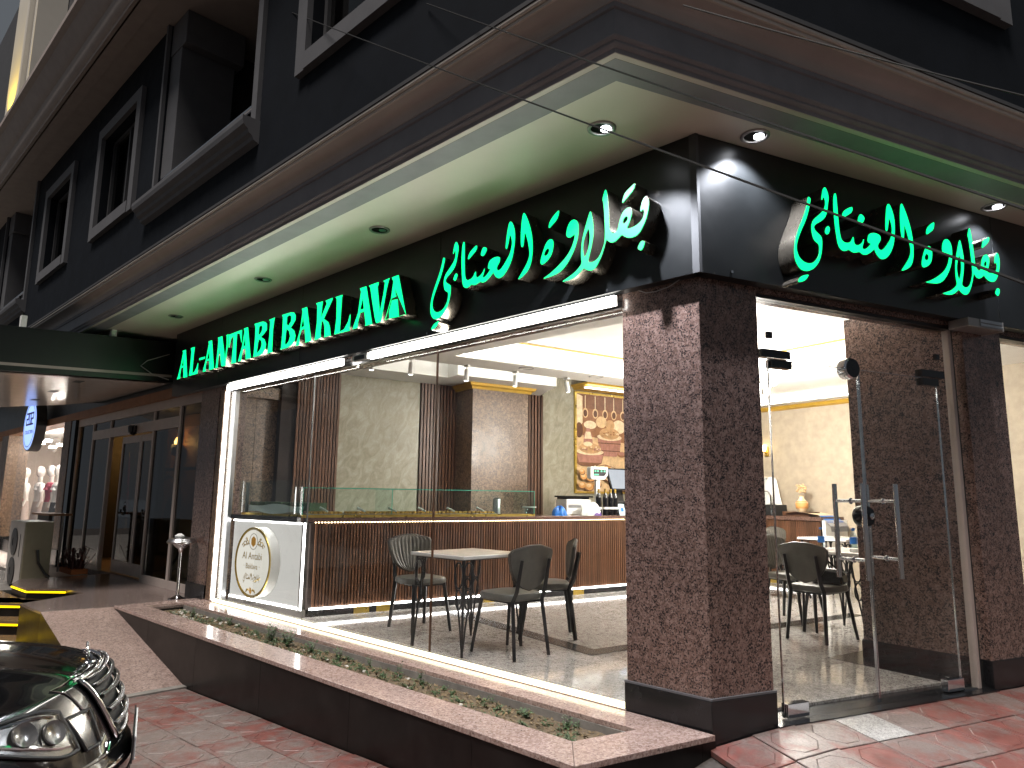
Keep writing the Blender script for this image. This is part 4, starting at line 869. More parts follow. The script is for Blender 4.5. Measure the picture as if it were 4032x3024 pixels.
for k_, a in enumerate((.25, .66, 1.02, 1.38, 1.75, 2.15)):
    t = thing('baklava_tray', ['baklava tray in the case closest to the corner post', 'second baklava tray of the case, behind the first tongs', 'third baklava tray of the case', 'fourth baklava tray of the case, in the middle', 'fifth baklava tray of the case', 'last baklava tray, beside the steel canister'][k_], 'tray', ip(a, .22, 1.0), 0, 'trays in the display case')
    obj('pan', MB().fbox(ip, a-.17, a+.17, .04, .42, 1.0005, 1.035), 'steel', t)
    pc = MB().fbox(ip, -.02, .02, -.022, .022, 0, .022); me_ = mesh_of('baklava_piece', MB().box(-.019, .019, -.021, .021, 0, .022), 'amber_print')
    for u in range(6):
        for v_ in range(3): p = ip(a-.135+.054*u, .09+.09*v_, 1.035); inst('baklava_piece', me_, t, p, AI)
    tg_ = MB().tube([ip(a-.02, .03, 1.06), ip(a-.08, .10, 1.10)], [.010, .012], 6); obj('tongs', tg_, 'white_plastic', t)
st = thing('side_display', 'glass shelf of green pistachio sweets and white paper beside the window', 'display shelf', kp(.7, -.3, 1.0))
obj('shelf', MB().fbox(kp, -.02, JL-.10, -.50, -.10, 1.0005, 1.022), 'gold_metal', st)
obj('paper', MB().grid(lambda u, v: kp(.05+1.15*u, -.10-.03*v+.01*math.sin(u*17), 1.03+.085*v+.012*math.sin(u*9+v*3)), 24, 4), 'paper_white', st)
for i in range(7): obj('sweet_block', MB().fbox(kp, .06+.17*i, .21+.17*i, -.40, -.16, 1.06, 1.145), 'leaf_green', st)
obj('front_pane', MB().fbox(kp, -.02, JL-.02, -.06, -.054, 1.022, 1.38), 'case_glass', st); obj('post', MB().fbox(kp, .12, .15, -.09, -.062, 1.022, 1.36), 'dark_plastic', st)

# ceiling spots and round ceiling lights
SPOTS = ((ip(.55, slot0+.02), 'track spotlight closest to the hotel side, tipped over'), (ip(1.05, slot0+.02), 'track spotlight left of the marble panel'), (ip(2.02, slot0+.02), 'track spotlight in front of the narrow slat wall'), (ip(2.80, slot0+.02), 'track spotlight before the gold column crown'), (ip(3.62, slot0+.02), 'track spotlight at the end of the slot, tilted'))
SPOTS = tuple((ip(a, .40), l) for a, (p, l) in zip((.35, .80, 1.30, 2.07, 2.81), SPOTS)) + ((ip(3.66, .40), SPOTS[4][1]),)
labs = ['white track spotlight nearest the hotel side, seen from below', 'white track spotlight beside the first slat panel', 'white track spotlight hanging against the marble panel', 'white track spotlight left of the gold column crown', 'white track spotlight in front of the gold column crown', 'white track spotlight nearest the picture, tilted']
for i, ((p, _), lab) in enumerate(zip(SPOTS, labs)):
    t = thing('track_spotlight', lab, 'spotlight', (p.x, p.y, CZ), 0, 'white track spotlights over the counter')
    tilt = Vector((0, 0, -1)) + (NI*-.10 if i < 5 else QI*.22); tilt.normalize(); top = p+UP*(CZ-.055)
    obj('mount', MB().box(p.x-.04, p.x+.04, p.y-.02, p.y+.02, CZ-.022, CZ-.0005).tube([p+UP*(CZ-.022), top], .006, 6), 'white_plastic', t)
    obj('body', MB().tube([top, top+tilt*.145], .031, 16), 'white_plastic', t, smooth=True)
    obj('lens', MB().tube([top+tilt*.1455, top+tilt*.149], .024, 14), 'spot_lens', t)
    lamp('spot', 'SPOT', top+tilt*.16, top+tilt*2 - NI*1.1, 8, (1, .97, .92), t, spot_size=R(70), spot_blend=.6, shadow_soft_size=.03)
for i, (p, lab) in enumerate(((Vector((-2.30, 1.48, 0)), 'round flush ceiling light nearest the corner pillar'), (Vector((-3.27, 1.47, 0)), 'round flush ceiling light over the near end of the counter'), (Vector((-4.13, 2.94, 0)), 'round flush ceiling light by the gold column crown'), (Vector((-3.84, 4.03, 0)), 'round flush ceiling light above the picture side'), (Vector((-1.0, 3.1, 0)), 'round ceiling light seen through the door transom'))):
    z = CZ if i < 4 else CZ
    if i == 4: p = Vector((-.12, 1.45, 0))
    t = thing('ceiling_light', lab, 'ceiling light', (p.x, p.y, z), 0, 'round flush ceiling lights')
    obj('ring', MB().lathe([(.10, 0), (.10, -.006), (.09, -.008), (.088, -.003)], 28, (p.x, p.y, z), cap=False), 'aluminium', t, smooth=True); obj('diffuser', MB().lathe([(.088, -.0025), (.001, -.0027)], 28, (p.x, p.y, z), cap=False), 'ceiling_paint', t)
# chandelier (behind the corner pillar as seen from the street)
ch = thing('chandelier', 'tiered crystal chandelier hanging in the middle of the shop', 'chandelier', (-1.95, 4.6, 2.2))
for r_, z0, z1 in ((.34, 2.62, 2.74), (.26, 2.50, 2.61), (.18, 2.39, 2.49), (.10, 2.29, 2.38)):
    m = MB()
    for i in range(int(r_*90)):
        a = 2*math.pi*i/int(r_*90); m.tube([(-1.95+r_*math.cos(a), 4.6+r_*math.sin(a), z0), (-1.95+r_*math.cos(a), 4.6+r_*math.sin(a), z1)], .008, 4)
    obj('crystal_ring', m, 'crystal_light', ch)['kind'] = 'stuff'
lamp('chandelier_glow', 'POINT', (-1.95, 4.6, 2.2), (-1.95, 4.6, 0), 230, (1.0, .95, .88), ch, shadow_soft_size=.22)
obj('stem', MB().tube([(-1.95, 4.6, 2.75), (-1.95, 4.6, 3.108)], .02, 8), 'gold_metal', ch)

# ================================================================ FURNITURE
def make_chair(label):
    t = thing('cafe_chair', label, 'chair', (0, 0, 0), 0, 'grey leather cafe chairs')
    # faces +x; seat
    pr = [(.20*(abs(math.cos(a))**.55)*(1 if math.cos(a) > 0 else -1)*1.05, .205*(abs(math.sin(a))**.55)*(1 if math.sin(a) > 0 else -1)) for a in [2*math.pi*i/28 for i in range(28)]]
    m = MB(); n = len(pr)
    for sc, z in ((.93, .415), (1, .425), (1.0, .452), (.96, .468), (.80, .475)): m.v += [Vector((x*sc+.0, y*sc, z)) for x, y in pr]
    for k in range(4):
        for i in range(n): m.f.append((k*n+i, k*n+(i+1) % n, (k+1)*n+(i+1) % n, (k+1)*n+i))
    m.f.append(tuple(range(4*n, 5*n))); m.f.append(tuple(range(n-1, -1, -1)))
    obj('seat', m, 'leather', t, local=True, smooth=True)
    def hw(v): return .232*(1-(1-v)**2.3)**.55*(1 if v < .86 else (1-.5*((v-.86)/.14)**2.4))
    def bp(u, v, off):
        y = (u*2-1)*hw(max(v, .0)); z = .50+.325*v + (.012*(1-abs(2*u-1)**3) if v > .9 else 0)
        x = -.215 - .055*v + .55*y*y
        return (x+off, y, z)
    m = MB(); nu, nv = 40, 14
    m.grid(lambda u, v: bp(u, v*.999+.001, .018 + (.007*abs(math.sin(u*math.pi*11)) if .06 < v < .97 else -.004)), nu, nv)
    m.grid(lambda u, v: bp(u, v*.999+.001, -.014), nu, nv, True)
    k = (nu+1)*(nv+1); bd = [i*(nv+1) for i in range(nu+1)]+[nu*(nv+1)+j for j in range(1, nv+1)]+[i*(nv+1)+nv for i in range(nu-1, -1, -1)]+[j for j in range(nv-1, 0, -1)]
    for i in range(len(bd)): a, b = bd[i], bd[(i+1) % len(bd)]; m.f.append((a, b, k+b, k+a))
    br = obj('backrest', m, 'leather', t, local=True, smooth=True)
    ed = [Vector(m.v[i])*.5+Vector(m.v[k+i])*.5 for i in bd]; ed.append(ed[0])
    obj('piping', MB().tube(ed, .009, 6, cap=False), 'leather_piping', br, local=True, smooth=True)
    for s in (-1, 1):
        obj('leg', MB().tube([(-.245, .185*s, 0), (-.195, .158*s, .42), (-.232, .152*s, .50), (-.285, .150*s, .735)], [.018, .021, .021, .017], 4), 'black_metal', t, local=True)
        obj('leg', MB().tube([(.235, .195*s, 0), (.165, .155*s, .42)], [.016, .021], 4), 'black_metal', t, local=True)
    obj('seat_rail', MB().box(-.19, .17, -.15, .15, .40, .414), 'black_metal', t, local=True)
    return t
def P(x, y): return (x, y, FZ+.003)
ch0 = make_chair('ribbed grey chair behind the marble table, its back to the slatted counter'); ch0.location = P(-3.33, .68); ch0.rotation_euler = (0, 0, R(-10))
CH = [(-2.06, .575, 178, 'grey chair in front at the marble table, plain back turned to the street'), (-2.33, 1.30, 226, 'grey chair on the far right of the marble table, seen from its side'),
      (-.585, 3.02, 80, 'grey chair with a black bag on its seat, back towards the glass doors'), (-1.16, 3.78, -12, 'ribbed grey chair behind the chair with the bag, at the bottle table'),
      (.20, 3.56, 168, 'grey chair mostly hidden by the inner granite pillar'), (-1.98, 5.45, -14, 'grey chair further back beside the second table by the bar'),
      (-2.15, 6.10, -10, 'ribbed grey chair closest to the back bar'), (.93, 4.05, 200, 'grey chair seen through the far right window edge')]
for x, y, a, lab in CH: dup(ch0, P(x, y), R(a), lab)
def make_table(label, w, d):
    t = thing('cafe_table', label, 'table', (0, 0, 0), 0, 'marble topped cafe tables')
    obj('tabletop', MB().box(-w/2, w/2, -d/2, d/2, .722, .75), 'table_marble', t, local=True, bevel=.006)
    for sx in (-1, 1):
        for sy in (-1, 1):
            x, y = sx*(w/2-.03), sy*(d/2-.03); m = MB()
            m.tube([(x*.96, y*.96, .722), (x*1.02, y*1.02, 0)], .014, 4); 
            for q in (0, 1):
                ax = (1, 0) if q == 0 else (0, 1); s_ = -sx if q == 0 else -sy
                f = lambda o, z: (x+ax[0]*s_*o, y+ax[1]*s_*o, z)
                m.tube([f(.11, .722), f(.075, .45), f(.03, .22), f(.0, .0)], .008, 6)
                m.tube([f(.055+.05*math.cos(k*math.pi/5), .60+.10*math.sin(k*math.pi/5)) for k in range(11)], .008, 5)
                m.tube([f(.05+.035*math.cos(k*math.pi/5), .42+.075*math.sin(k*math.pi/5)) for k in range(11)], .0075, 5)
            obj('leg', m, 'black_metal', t, local=True)
    obj('apron', MB().box(-w/2+.04, w/2-.04, -d/2+.04, d/2-.04, .712, .7215), 'black_metal', t, local=True)
    return t
tb1 = make_table('square marble table with curly black legs inside the shop window', .66, .70); tb1.location = P(-2.48, .50)
dup(tb1, P(-.47, 3.50), R(-12), 'marble table with water bottles, seen through the glass doors'); dup(tb1, P(-1.40, 5.75), R(-12), 'second marble table further back, in front of the bar'); dup(tb1, P(1.25, 4.62), R(-12), 'marble table just inside the far right window')
bag = thing('handbag', 'small black leather bag lying on the chair seat', 'bag', (-.50, 3.03, .498))
ba = R(-5)
m = MB(); pr = [(-.13, 0), (.13, 0), (.145, .03), (.13, .10), (.09, .125), (-.09, .135), (-.14, .10), (-.145, .03)]
fb = lambda p, o: Vector((-.50+p[0]*math.cos(ba)-o*math.sin(ba), 3.03+p[0]*math.sin(ba)+o*math.cos(ba), .498+p[1]))
obj('body', MB().extr(pr, lambda p: fb(p, -.06), lambda p: fb(p, .07)), 'black_gloss', bag, bevel=.018, smooth=True)
obj('strap', MB().tube([fb((-.10, .12), 0), fb((-.08, .19), -.03), fb((.02, .205), -.05), (fb((.12, .11), -.02))], .008, 6), 'black_gloss', bag, smooth=True)
obj('zip', MB().tube([fb((-.10, .137), 0), fb((.09, .128), 0)], .004, 5), 'chrome', bag)
def bottle(x, y, lab):
    t = thing('water_bottle', lab, 'bottle', (x, y, FZ+.755), 0, 'water bottles'); c = (x, y, FZ+.755)
    obj('body', MB().lathe([(.028, 0), (.031, .01), (.031, .06), (.029, .065), (.031, .07), (.031, .125), (.024, .155), (.012, .175), (.012, .185)], 18, c), 'bottle_plastic', t, smooth=True)
    obj('label', MB().lathe([(.0318, .062), (.0318, .118)], 18, c, cap=False), 'blue_plastic', t, smooth=True); obj('water', MB().lathe([(.027, .004), (.0285, .10)], 14, c), 'case_glass', t)
    obj('cap', MB().lathe([(.0145, .183), (.0145, .203)], 14, c), 'blue_plastic', t)
bottle(-.70, 3.42, 'water bottle with a blue cap behind the chair back'); bottle(-.43, 3.50, 'water bottle of the pair, standing behind'); bottle(-.40, 3.40, 'water bottle of the pair, standing in front')
ts = thing('tissue_box', 'flat white box lying beside the pair of water bottles', 'box', (-.32, 3.30, FZ+.754)); obj('box', MB().box(-.39, -.25, 3.26, 3.34, FZ+.754, FZ+.784), 'paper_white', ts); obj('tissue', MB().tube([(-.30, 3.30, FZ+.784), (-.29, 3.31, FZ+.81), (-.26, 3.30, FZ+.80)], [.02, .016, .003], 5), 'paper_white', ts)

# things on the counter
CT = 1.0005
cn = thing('steel_canister', 'brushed steel canister at the end of the display case', 'canister', ip(2.62, .28, CT)); obj('body', MB().lathe([(.05, 0), (.05, .20), (.046, .206)], 20, ip(2.62, .46+.06, CT)), 'steel', cn, smooth=True); obj('lid', MB().lathe([(.052, .206), (.052, .22), (.02, .228)], 20, ip(2.62, .52, CT)), 'chrome', cn, smooth=True)
bo = thing('plastic_bowl', 'clear plastic tub just outside the display case', 'bowl', ip(3.02, .30, CT)); obj('bowl', MB().lathe([(.06, 0), (.085, .10), (.09, .105), (.088, .11), (.07, .10), (.05, .01)], 22, ip(2.98, .30, CT), cap=False), 'bottle_plastic', bo, smooth=True); obj('rim', MB().lathe([(.086, .098), (.091, .102), (.091, .11), (.086, .112)], 22, ip(2.98, .30, CT), cap=False), 'white_plastic', bo)
def blob(name, c, sx, sy, h, mat, par, seed, fn=ip):
    rr = random.Random(seed); m = MB(); ph = [rr.uniform(0, 6) for _ in range(4)]
    m.grid(lambda u, v: c + QI*sx*math.cos(u*2*math.pi)*math.cos(v*1.5)*(1+.22*math.sin(5*u*2*math.pi+ph[0]+v*3)) + NI*sy*math.sin(u*2*math.pi)*math.cos(v*1.5)*(1+.2*math.sin(3*u*2*math.pi+ph[1])) + UP*h*math.sin(v*1.5)*(1+.2*math.sin(7*u*2*math.pi+ph[2])), 30, 8)
    return obj(name, m, mat, par, smooth=True)
bb = thing('blue_bag', 'crumpled bright blue plastic bag on the counter', 'bag', ip(3.36, .16, CT)); blob('bag', ip(3.36, .16, CT), .10, .06, .11, 'blue_plastic', bb, 3)
pb = thing('patterned_bag', 'white and purple crumpled bag beside the syrup bottles', 'bag', ip(3.86, .12, CT)); blob('bag', ip(3.86, .12, CT), .14, .06, .15, 'paper_white', pb, 5); blob('print', ip(3.92, .115, CT), .10, .062, .07, 'purple_print', pb, 9)
cd = thing('card_printer', 'low white ticket printer behind the blue bag', 'printer', ip(3.72, .33, CT)); obj('body', MB().fbox(ip, 3.55, 3.98, .26, .5, CT, CT+.21), 'white_plastic', cd, bevel=.012); obj('lid', MB().fbox(ip, 3.53, 4.0, .25, .5, CT+.235, CT+.255).fbox(ip, 3.56, 3.97, .30, .48, CT+.21, CT+.235), 'black_gloss', cd); obj('vent', MB().fbox(ip, 3.58, 3.80, .256, .2595, CT+.10, CT+.14), 'steel', cd)
for i, a in enumerate((4.02, 4.14, 4.235, 4.315)):
    t = thing('syrup_bottle', ['dark syrup bottle left of the scale pole', 'dark syrup bottle right behind the scale pole', 'third dark syrup bottle from the left', 'dark syrup bottle beside the leaflet'][i], 'bottle', ip(a, .16, CT), 0, 'dark syrup bottles'); c = ip(a, .16, CT)
    obj('body', MB().lathe([(.037, 0), (.04, .01), (.04, .23), (.034, .255), (.016, .29), (.0155, .33)], 16, c), 'black_gloss', t, smooth=True); obj('neck_foil', MB().lathe([(.0165, .30), (.0165, .35), (.010, .352)], 14, c), 'gold_print', t); obj('label', MB().lathe([(.0406, .08), (.0406, .11)], 16, c, cap=False), 'paper_white', t)
scl = thing('shop_scale', 'white shop scale with a raised green digit display', 'scale', ip(4.13, .3, CT))
obj('platform', MB().fbox(ip, 4.0, 4.32, .30, .58, CT, CT+.08), 'white_plastic', scl, bevel=.01); obj('pole', MB().fbox(ip, 4.10, 4.17, .30, .34, CT+.08, CT+.52), 'white_plastic', scl, bevel=.004)
hd = [(-.155, .64), (-.14, .655), (.14, .655), (.155, .64), (.155, .54), (.09, .48), (-.13, .48), (-.155, .50)]
h_ = obj('head', MB().extr(hd, lambda p: ip(4.135+p[0], .27, CT+p[1]), lambda p: ip(4.135+p[0], .36, CT+p[1])), 'white_plastic', scl, bevel=.008); obj('display', MB().extr([(-.11, .62), (.115, .62), (.115, .56), (.08, .53), (-.11, .53)], lambda p: ip(4.135+p[0], .268, CT+p[1]), lambda p: ip(4.135+p[0], .265, CT+p[1])), 'dark_plastic', h_)
dg = MB()
for k_ in (-.08, -.035, .03, .085): dg.fbox(ip, 4.135+k_-.013, 4.135+k_+.013, .262, .2645, CT+.585, CT+.606)
dg.fbox(ip, 4.035, 4.115, .262, .2645, CT+.538, CT+.556); obj('digits', dg, 'scale_digits', h_)
pos = thing('till_terminal', 'black till with a tilted touch screen behind the counter', 'till', ip(4.62, .40, CT)); 
obj('base', MB().fbox(ip, 4.42, 4.78, .30, .55, CT+.14, CT+.19), 'dark_plastic', pos, bevel=.01); obj('neck', MB().extr([(4.45, .19), (4.70, .19), (4.66, .36), (4.50, .36)], lambda p: ip(p[0], .40, CT+p[1]), lambda p: ip(p[0], .46, CT+p[1])), 'dark_plastic', pos)
scf = lambda a, h, o: ip(4.60+a, .30+.34*h-o, CT+.34+h*.94)
obj('screen_case', MB().extr([(-.22, 0), (.22, 0), (.22, .33), (-.22, .33)], lambda p: scf(p[0], p[1], 0), lambda p: scf(p[0], p[1], -.03)), 'black_gloss', pos); obj('screen', MB().extr([(-.195, .025), (.195, .025), (.195, .31), (-.195, .31)], lambda p: scf(p[0], p[1], .001), lambda p: scf(p[0], p[1], .003)), 'screen_glow', pos)
obj('paper_sheet', MB().extr([(.03, -.01), (.23, -.01), (.215, .27)], lambda p: scf(p[0], p[1], .012), lambda p: scf(p[0], p[1], .010)), 'paper_white', pos)
dw = thing('cash_drawer', 'black cash drawer on the counter below the screen', 'drawer', ip(4.75, .3, CT)); obj('case', MB().fbox(ip, 4.49, 4.92, .22, .62, CT, CT+.139), 'dark_plastic', dw, bevel=.006); obj('front', MB().fbox(ip, 4.51, 4.90, .214, .2195, CT+.012, CT+.12), 'black_gloss', dw)
lfl = thing('leaflet_stand', 'small pale blue leaflet leaning against the cash drawer', 'leaflet', ip(4.44, .12, CT)); obj('leaf', MB().extr([(-.055, 0), (.075, 0), (.045, .155), (-.065, .155)], lambda p: ip(4.42+p[0], .12+p[1]*.2, CT+p[1]), lambda p: ip(4.42+p[0], .123+p[1]*.2, CT+p[1])), 'bottle_plastic', lfl)
obj('sheet', MB().extr([(-.053, 0), (.07, 0), (.042, .152), (-.062, .152)], lambda p: ip(4.42+p[0], .124+p[1]*.2, CT+p[1]), lambda p: ip(4.42+p[0], .126+p[1]*.2, CT+p[1])), 'paper_white', lfl); obj('print', MB().extr([(-.02, .05), (.025, .05), (.018, .10), (-.02, .10)], lambda p: ip(4.42+p[0], .119+p[1]*.2, CT+p[1]), lambda p: ip(4.42+p[0], .1185+p[1]*.2, CT+p[1])), 'blue_plastic', lfl)

# picture of sweets and nuts on the wall
pic = thing('wall_picture', 'large warm kitchen picture of nut bowls and buns in a gold frame', 'picture', ip(5.9, WD, 1.33))
pa0, pa1, pz0, pz1 = 5.14, 6.85, 1.34, 2.98; PW = pa1-pa0; PH = pz1-pz0
for (nm, c) in (('art_brown', (.30, .13, .055)), ('art_pale', (.70, .47, .25)), ('art_cream', (.80, .62, .40)), ('art_dark', (.12, .045, .02)), ('art_bun', (.62, .30, .09)), ('art_pink', (.42, .19, .14)), ('art_nut', (.55, .32, .15)), ('art_shade', (.20, .085, .04))): plain(nm, c, .5, var=.22, vscale=14)
obj('canvas', MB().fbox(ip, pa0, pa1, WD-.02, WD-.001, pz0, pz1), 'art_pale', pic)
pm = lambda d: frame(ip(pa0, WD-.021-d, pz0), tuple(QI), (0, 0, 1))
lay = [0]
def art(mat, pts): lay[0] += 1; flat('print', [pts], .0004, mat, pic, pm(.0004*lay[0]))
el = lambda cx, cy, rx, ry, n=20, a0=0, a1=2*math.pi: [(cx+rx*math.cos(a0+(a1-a0)*i/n), cy+ry*math.sin(a0+(a1-a0)*i/n)) for i in range(n+(0 if a1-a0 > 6.2 else 1))]
art('art_brown', [(0, .95), (PW, .78), (PW, PH), (0, PH)]); art('art_shade', [(0, 1.42), (PW, 1.30), (PW, 1.62), (0, PH)])
art('art_cream', [(0, .95), (.14, 1.15), (.14, 1.6), (0, PH)])
for cx in (.20, .42, .64, .84, 1.05): art('art_cream', [(cx-.008, 1.36), (cx+.008, 1.36), (cx+.008, PH-.02), (cx-.008, PH-.02)]); art('art_pale', el(cx, 1.32, .062, .085)); art('art_dark', el(cx, 1.315, .042, .06))
for (cx, cy, rx, ry, m_) in ((.30, 1.12, .14, .07, 'art_cream'), (.55, 1.18, .12, .10, 'art_pale'), (.95, 1.12, .15, .12, 'art_cream'), (.06, 1.02, .08, .13, 'art_dark'), (.75, 1.14, .10, .09, 'art_nut')): art(m_, el(cx, cy, rx, ry))
art('art_pink', [(.15, .72), (.36, .72), (.34, .95), (.29, 1.0), (.29, 1.06), (.21, 1.06), (.21, 1.0), (.16, .95)]); art('art_cream', [(.17, .88), (.34, .88), (.30, 1.0), (.20, 1.0)])
art('art_pink', [(.46, .92), (1.0, .92), (.96, .66), (.88, .60), (.58, .60), (.50, .66)]); art('art_cream', el(.73, .93, .28, .06)); art('art_nut', el(.73, .99, .23, .10)); art('art_dark', [(.47, .83), (.99, .83), (.985, .815), (.475, .815)]); art('art_dark', [(.49, .70), (.97, .70), (.965, .685), (.495, .685)])
for i in range(7): art('art_brown', [(.52+.065*i, .62), (.525+.065*i, .62), (.525+.065*i, .88), (.52+.065*i, .88)])
art('art_shade', [(-.0, .66), (.60, .66), (.54, .47), (.40, .41), (.10, .42), (0, .46)]); art('art_pink', [(.0, .62), (.58, .62), (.53, .48), (.05, .48)]); art('art_cream', el(.29, .66, .30, .055)); art('art_nut', el(.29, .72, .24, .09)); art('art_cream', el(.24, .79, .10, .04))
for x0, y0 in ((1.0, .64), (1.28, .52), (1.2, .74)): art('art_brown', el(x0, y0, .10, .05)); art('art_pink', el(x0, y0+.015, .08, .03))
art('art_brown', [(.20, .26), (.72, .30), (.86, .40), (.62, .46), (.26, .38)]); art('art_cream', [(.22, .29), (.71, .33), (.82, .40), (.60, .44), (.27, .38)])
rr = random.Random(4)
for i in range(46): art(('art_nut', 'art_cream', 'art_bun')[i % 3], el(.30+.42*rr.random(), .345+.08*rr.random(), .022, .017, 8))
for i in range(34): x_ = rr.uniform(-.2, .2); art(('art_nut', 'art_cream', 'art_brown')[i % 3], el(.73+x_, .965+.09*rr.random()*(1-abs(x_)*4), .018, .014, 8))
for i in range(30): x_ = rr.uniform(-.2, .2); art(('art_nut', 'art_cream', 'art_pink')[i % 3], el(.29+x_, .69+.09*rr.random()*(1-abs(x_)*4), .018, .014, 8))
art('art_dark', [(.52, .22), (1.25, .42), (1.71, .30), (1.71, .0), (.95, .0)]); art('art_cream', [(.56, .22), (1.25, .40), (1.71, .28), (1.71, .02), (.97, .02)])
for i in range(4):
    for j in range(4):
        cx, cy = .74+.17*i+.05*j, .24-.075*j+.045*i
        if cx < PW-.08 and cy > .05: art('art_brown', el(cx+.01, cy-.012, .082, .056, 14)); art('art_bun', el(cx, cy, .078, .052, 14)); art('art_pale', el(cx-.012, cy+.018, .05, .022, 12))
for (cx, cy, r_) in ((.06, .10, .075), (.21, .08, .09), (.09, .24, .07), (.24, .22, .085), (.38, .12, .085), (.05, .32, .06)): art('art_dark', el(cx+.008, cy-.01, r_*1.05, r_*.78, 14)); art('art_bun', el(cx, cy, r_, r_*.72, 14)); art('art_pale', el(cx-.01, cy+.015, r_*.6, r_*.35, 12))
fm = MB().fbox(ip, pa0-.035, pa0, WD-.04, WD-.001, pz0-.035, pz1+.035).fbox(ip, pa1, pa1+.035, WD-.04, WD-.001, pz0-.035, pz1+.035).fbox(ip, pa0, pa1, WD-.04, WD-.001, pz0-.035, pz0).fbox(ip, pa0, pa1, WD-.04, WD-.001, pz1, pz1+.035)
obj('frame', fm, 'gold_metal', pic)

# back bar against the far wall
bar = thing('back_bar', 'low slatted bar with a brown top against the wallpapered wall', 'bar counter', ip(7.1, -.8, 0))
obj('carcass', MB().fbox(ip, 6.93, 7.44, -1.22, .6, .09, .945), 'slat_backing', bar); obj('top', MB().fbox(ip, 6.88, 7.44, -1.25, .6, .945, 1.0), 'counter_granite', bar); obj('end_post', MB().fbox(ip, 6.90, 7.43, -1.30, -1.251, FZ, .955), 'white_paint', bar); obj('kick', MB().fbox(ip, 6.93, 7.4, -1.22, .6, FZ, .085), 'black_granite', bar)
sm = mesh_of('slat', MB().box(-.010, .010, -.0125, .0125, .11, .945), 'walnut')
for i in range(54): p = ip(6.917, -1.205+.033*i); inst('slat', sm, bar, (p.x, p.y, 0), AI)
obj('foot_light', MB().fbox(ip, 6.905, 6.915, -1.2, .6, .09, .105), 'led_counter', bar)
pb_ = MB().fbox(ip, 6.92, 6.929, -.48, -.28, FZ, .085); obj('brass_block', pb_, 'gold_metal', bar)
va = thing('flower_vase', 'painted cream vase with dried pink flowers on the back bar', 'vase', ip(7.12, -.80, 1.0)); vc = ip(7.12, -.80, 1.066)
obj('stand', MB().fbox(ip, 7.0, 7.25, -1.0, -.55, 1.0005, 1.065), 'walnut', va)
obj('vase', MB().lathe([(.045, 0), (.085, .06), (.088, .13), (.05, .17), (.035, .19), (.035, .22), (.05, .235), (.045, .235), (.03, .21)], 22, vc, cap=False), 'art_cream', va, smooth=True); obj('painting', MB().lathe([(.080, .045), (.0888, .07), (.0895, .125), (.075, .15)], 22, vc, cap=False), 'art_bun', va, smooth=True)
fm_ = MB(); rr = random.Random(8)
for i in range(26):
    a, r_ = rr.uniform(0, 6.28), rr.uniform(.01, .085); c = vc+Vector((r_*math.cos(a), r_*math.sin(a), .27+rr.uniform(0, .12))); fm_.lathe([(.004, -.012), (.022, .0), (.016, .014), (.002, .02)], 6, c)
obj('flowers', fm_, 'art_pale', va)['kind'] = 'stuff'
rg = thing('folded_rug', 'small fringed blue and gold rug draped over the bar edge', 'rug', ip(7.0, -1.0, 1.0)); rp_ = lambda u, v: ip(6.93+.4*v, -.62-.70*u, 1.012+.02*math.sin(u*5)+ (.03 if u < .8 else .03-.10*((u-.8)/.2)))
obj('cloth', MB().grid(rp_, 20, 4), 'art_cream', rg, smooth=True); obj('border', MB().grid(lambda u, v: rp_(.82+.18*u, v)+UP*.004, 6, 4), 'blue_plastic', rg, smooth=True)
fr = MB()
for i in range(14): p = rp_(1, i/13); fr.tube([p, p-NI*-.05+UP*-.05, p-NI*-.06-UP*.12], .008, 4)
obj('fringe', fr, 'steel', rg)['kind'] = 'stuff'
sk = thing('tap_machine', 'chrome tap and black coffee machine at the end of the bar', 'coffee machine', ip(7.1, -.3, 1.0)); obj('body', MB().fbox(ip, 7.0, 7.3, -.42, -.1, 1.0005, 1.16), 'dark_plastic', sk, bevel=.01)
tp = ip(7.0, -.36, 1.0); obj('tap', MB().tube([tp, tp+UP*.30, tp+UP*.36-NI*.05, tp+UP*.36-NI*.12, tp+UP*.31-NI*.15], .014, 8), 'chrome', sk, smooth=True)
wb = thing('white_sack', 'crumpled white plastic sack above the coffee machine', 'sack', ip(7.2, -.25, 1.17)); 
obj('sack', MB().grid(lambda u, v: ip(7.2, -.22, 1.162) + QI*.12*math.cos(u*6.283)*(1-.5*v) + NI*(.17*math.sin(u*6.283)*(1-.45*v)*(1+.12*math.sin(u*31))) + UP*(.40*v+.02*math.sin(u*19)), 32, 6).lathe([(.09, .398), (.01, .42)], 16, ip(7.2, -.22, 1.162), cap=False), 'paper_white', wb, smooth=True)
sc = thing('wall_sconce', 'small glowing wall sconce on the beige wallpaper', 'wall light', ip(7.42, .0, 2.0)); obj('plate', MB().fbox(ip, 7.42, 7.449, -.03, .03, 1.92, 2.08), 'gold_metal', sc); obj('shade', MB().lathe([(.03, 0), (.055, .10)], 14, ip(7.36, 0, 2.0)), 'sconce_glow', sc); obj('arm', MB().tube([ip(7.42, 0, 1.98), ip(7.36, 0, 1.999)], .008, 6), 'gold_metal', sc)

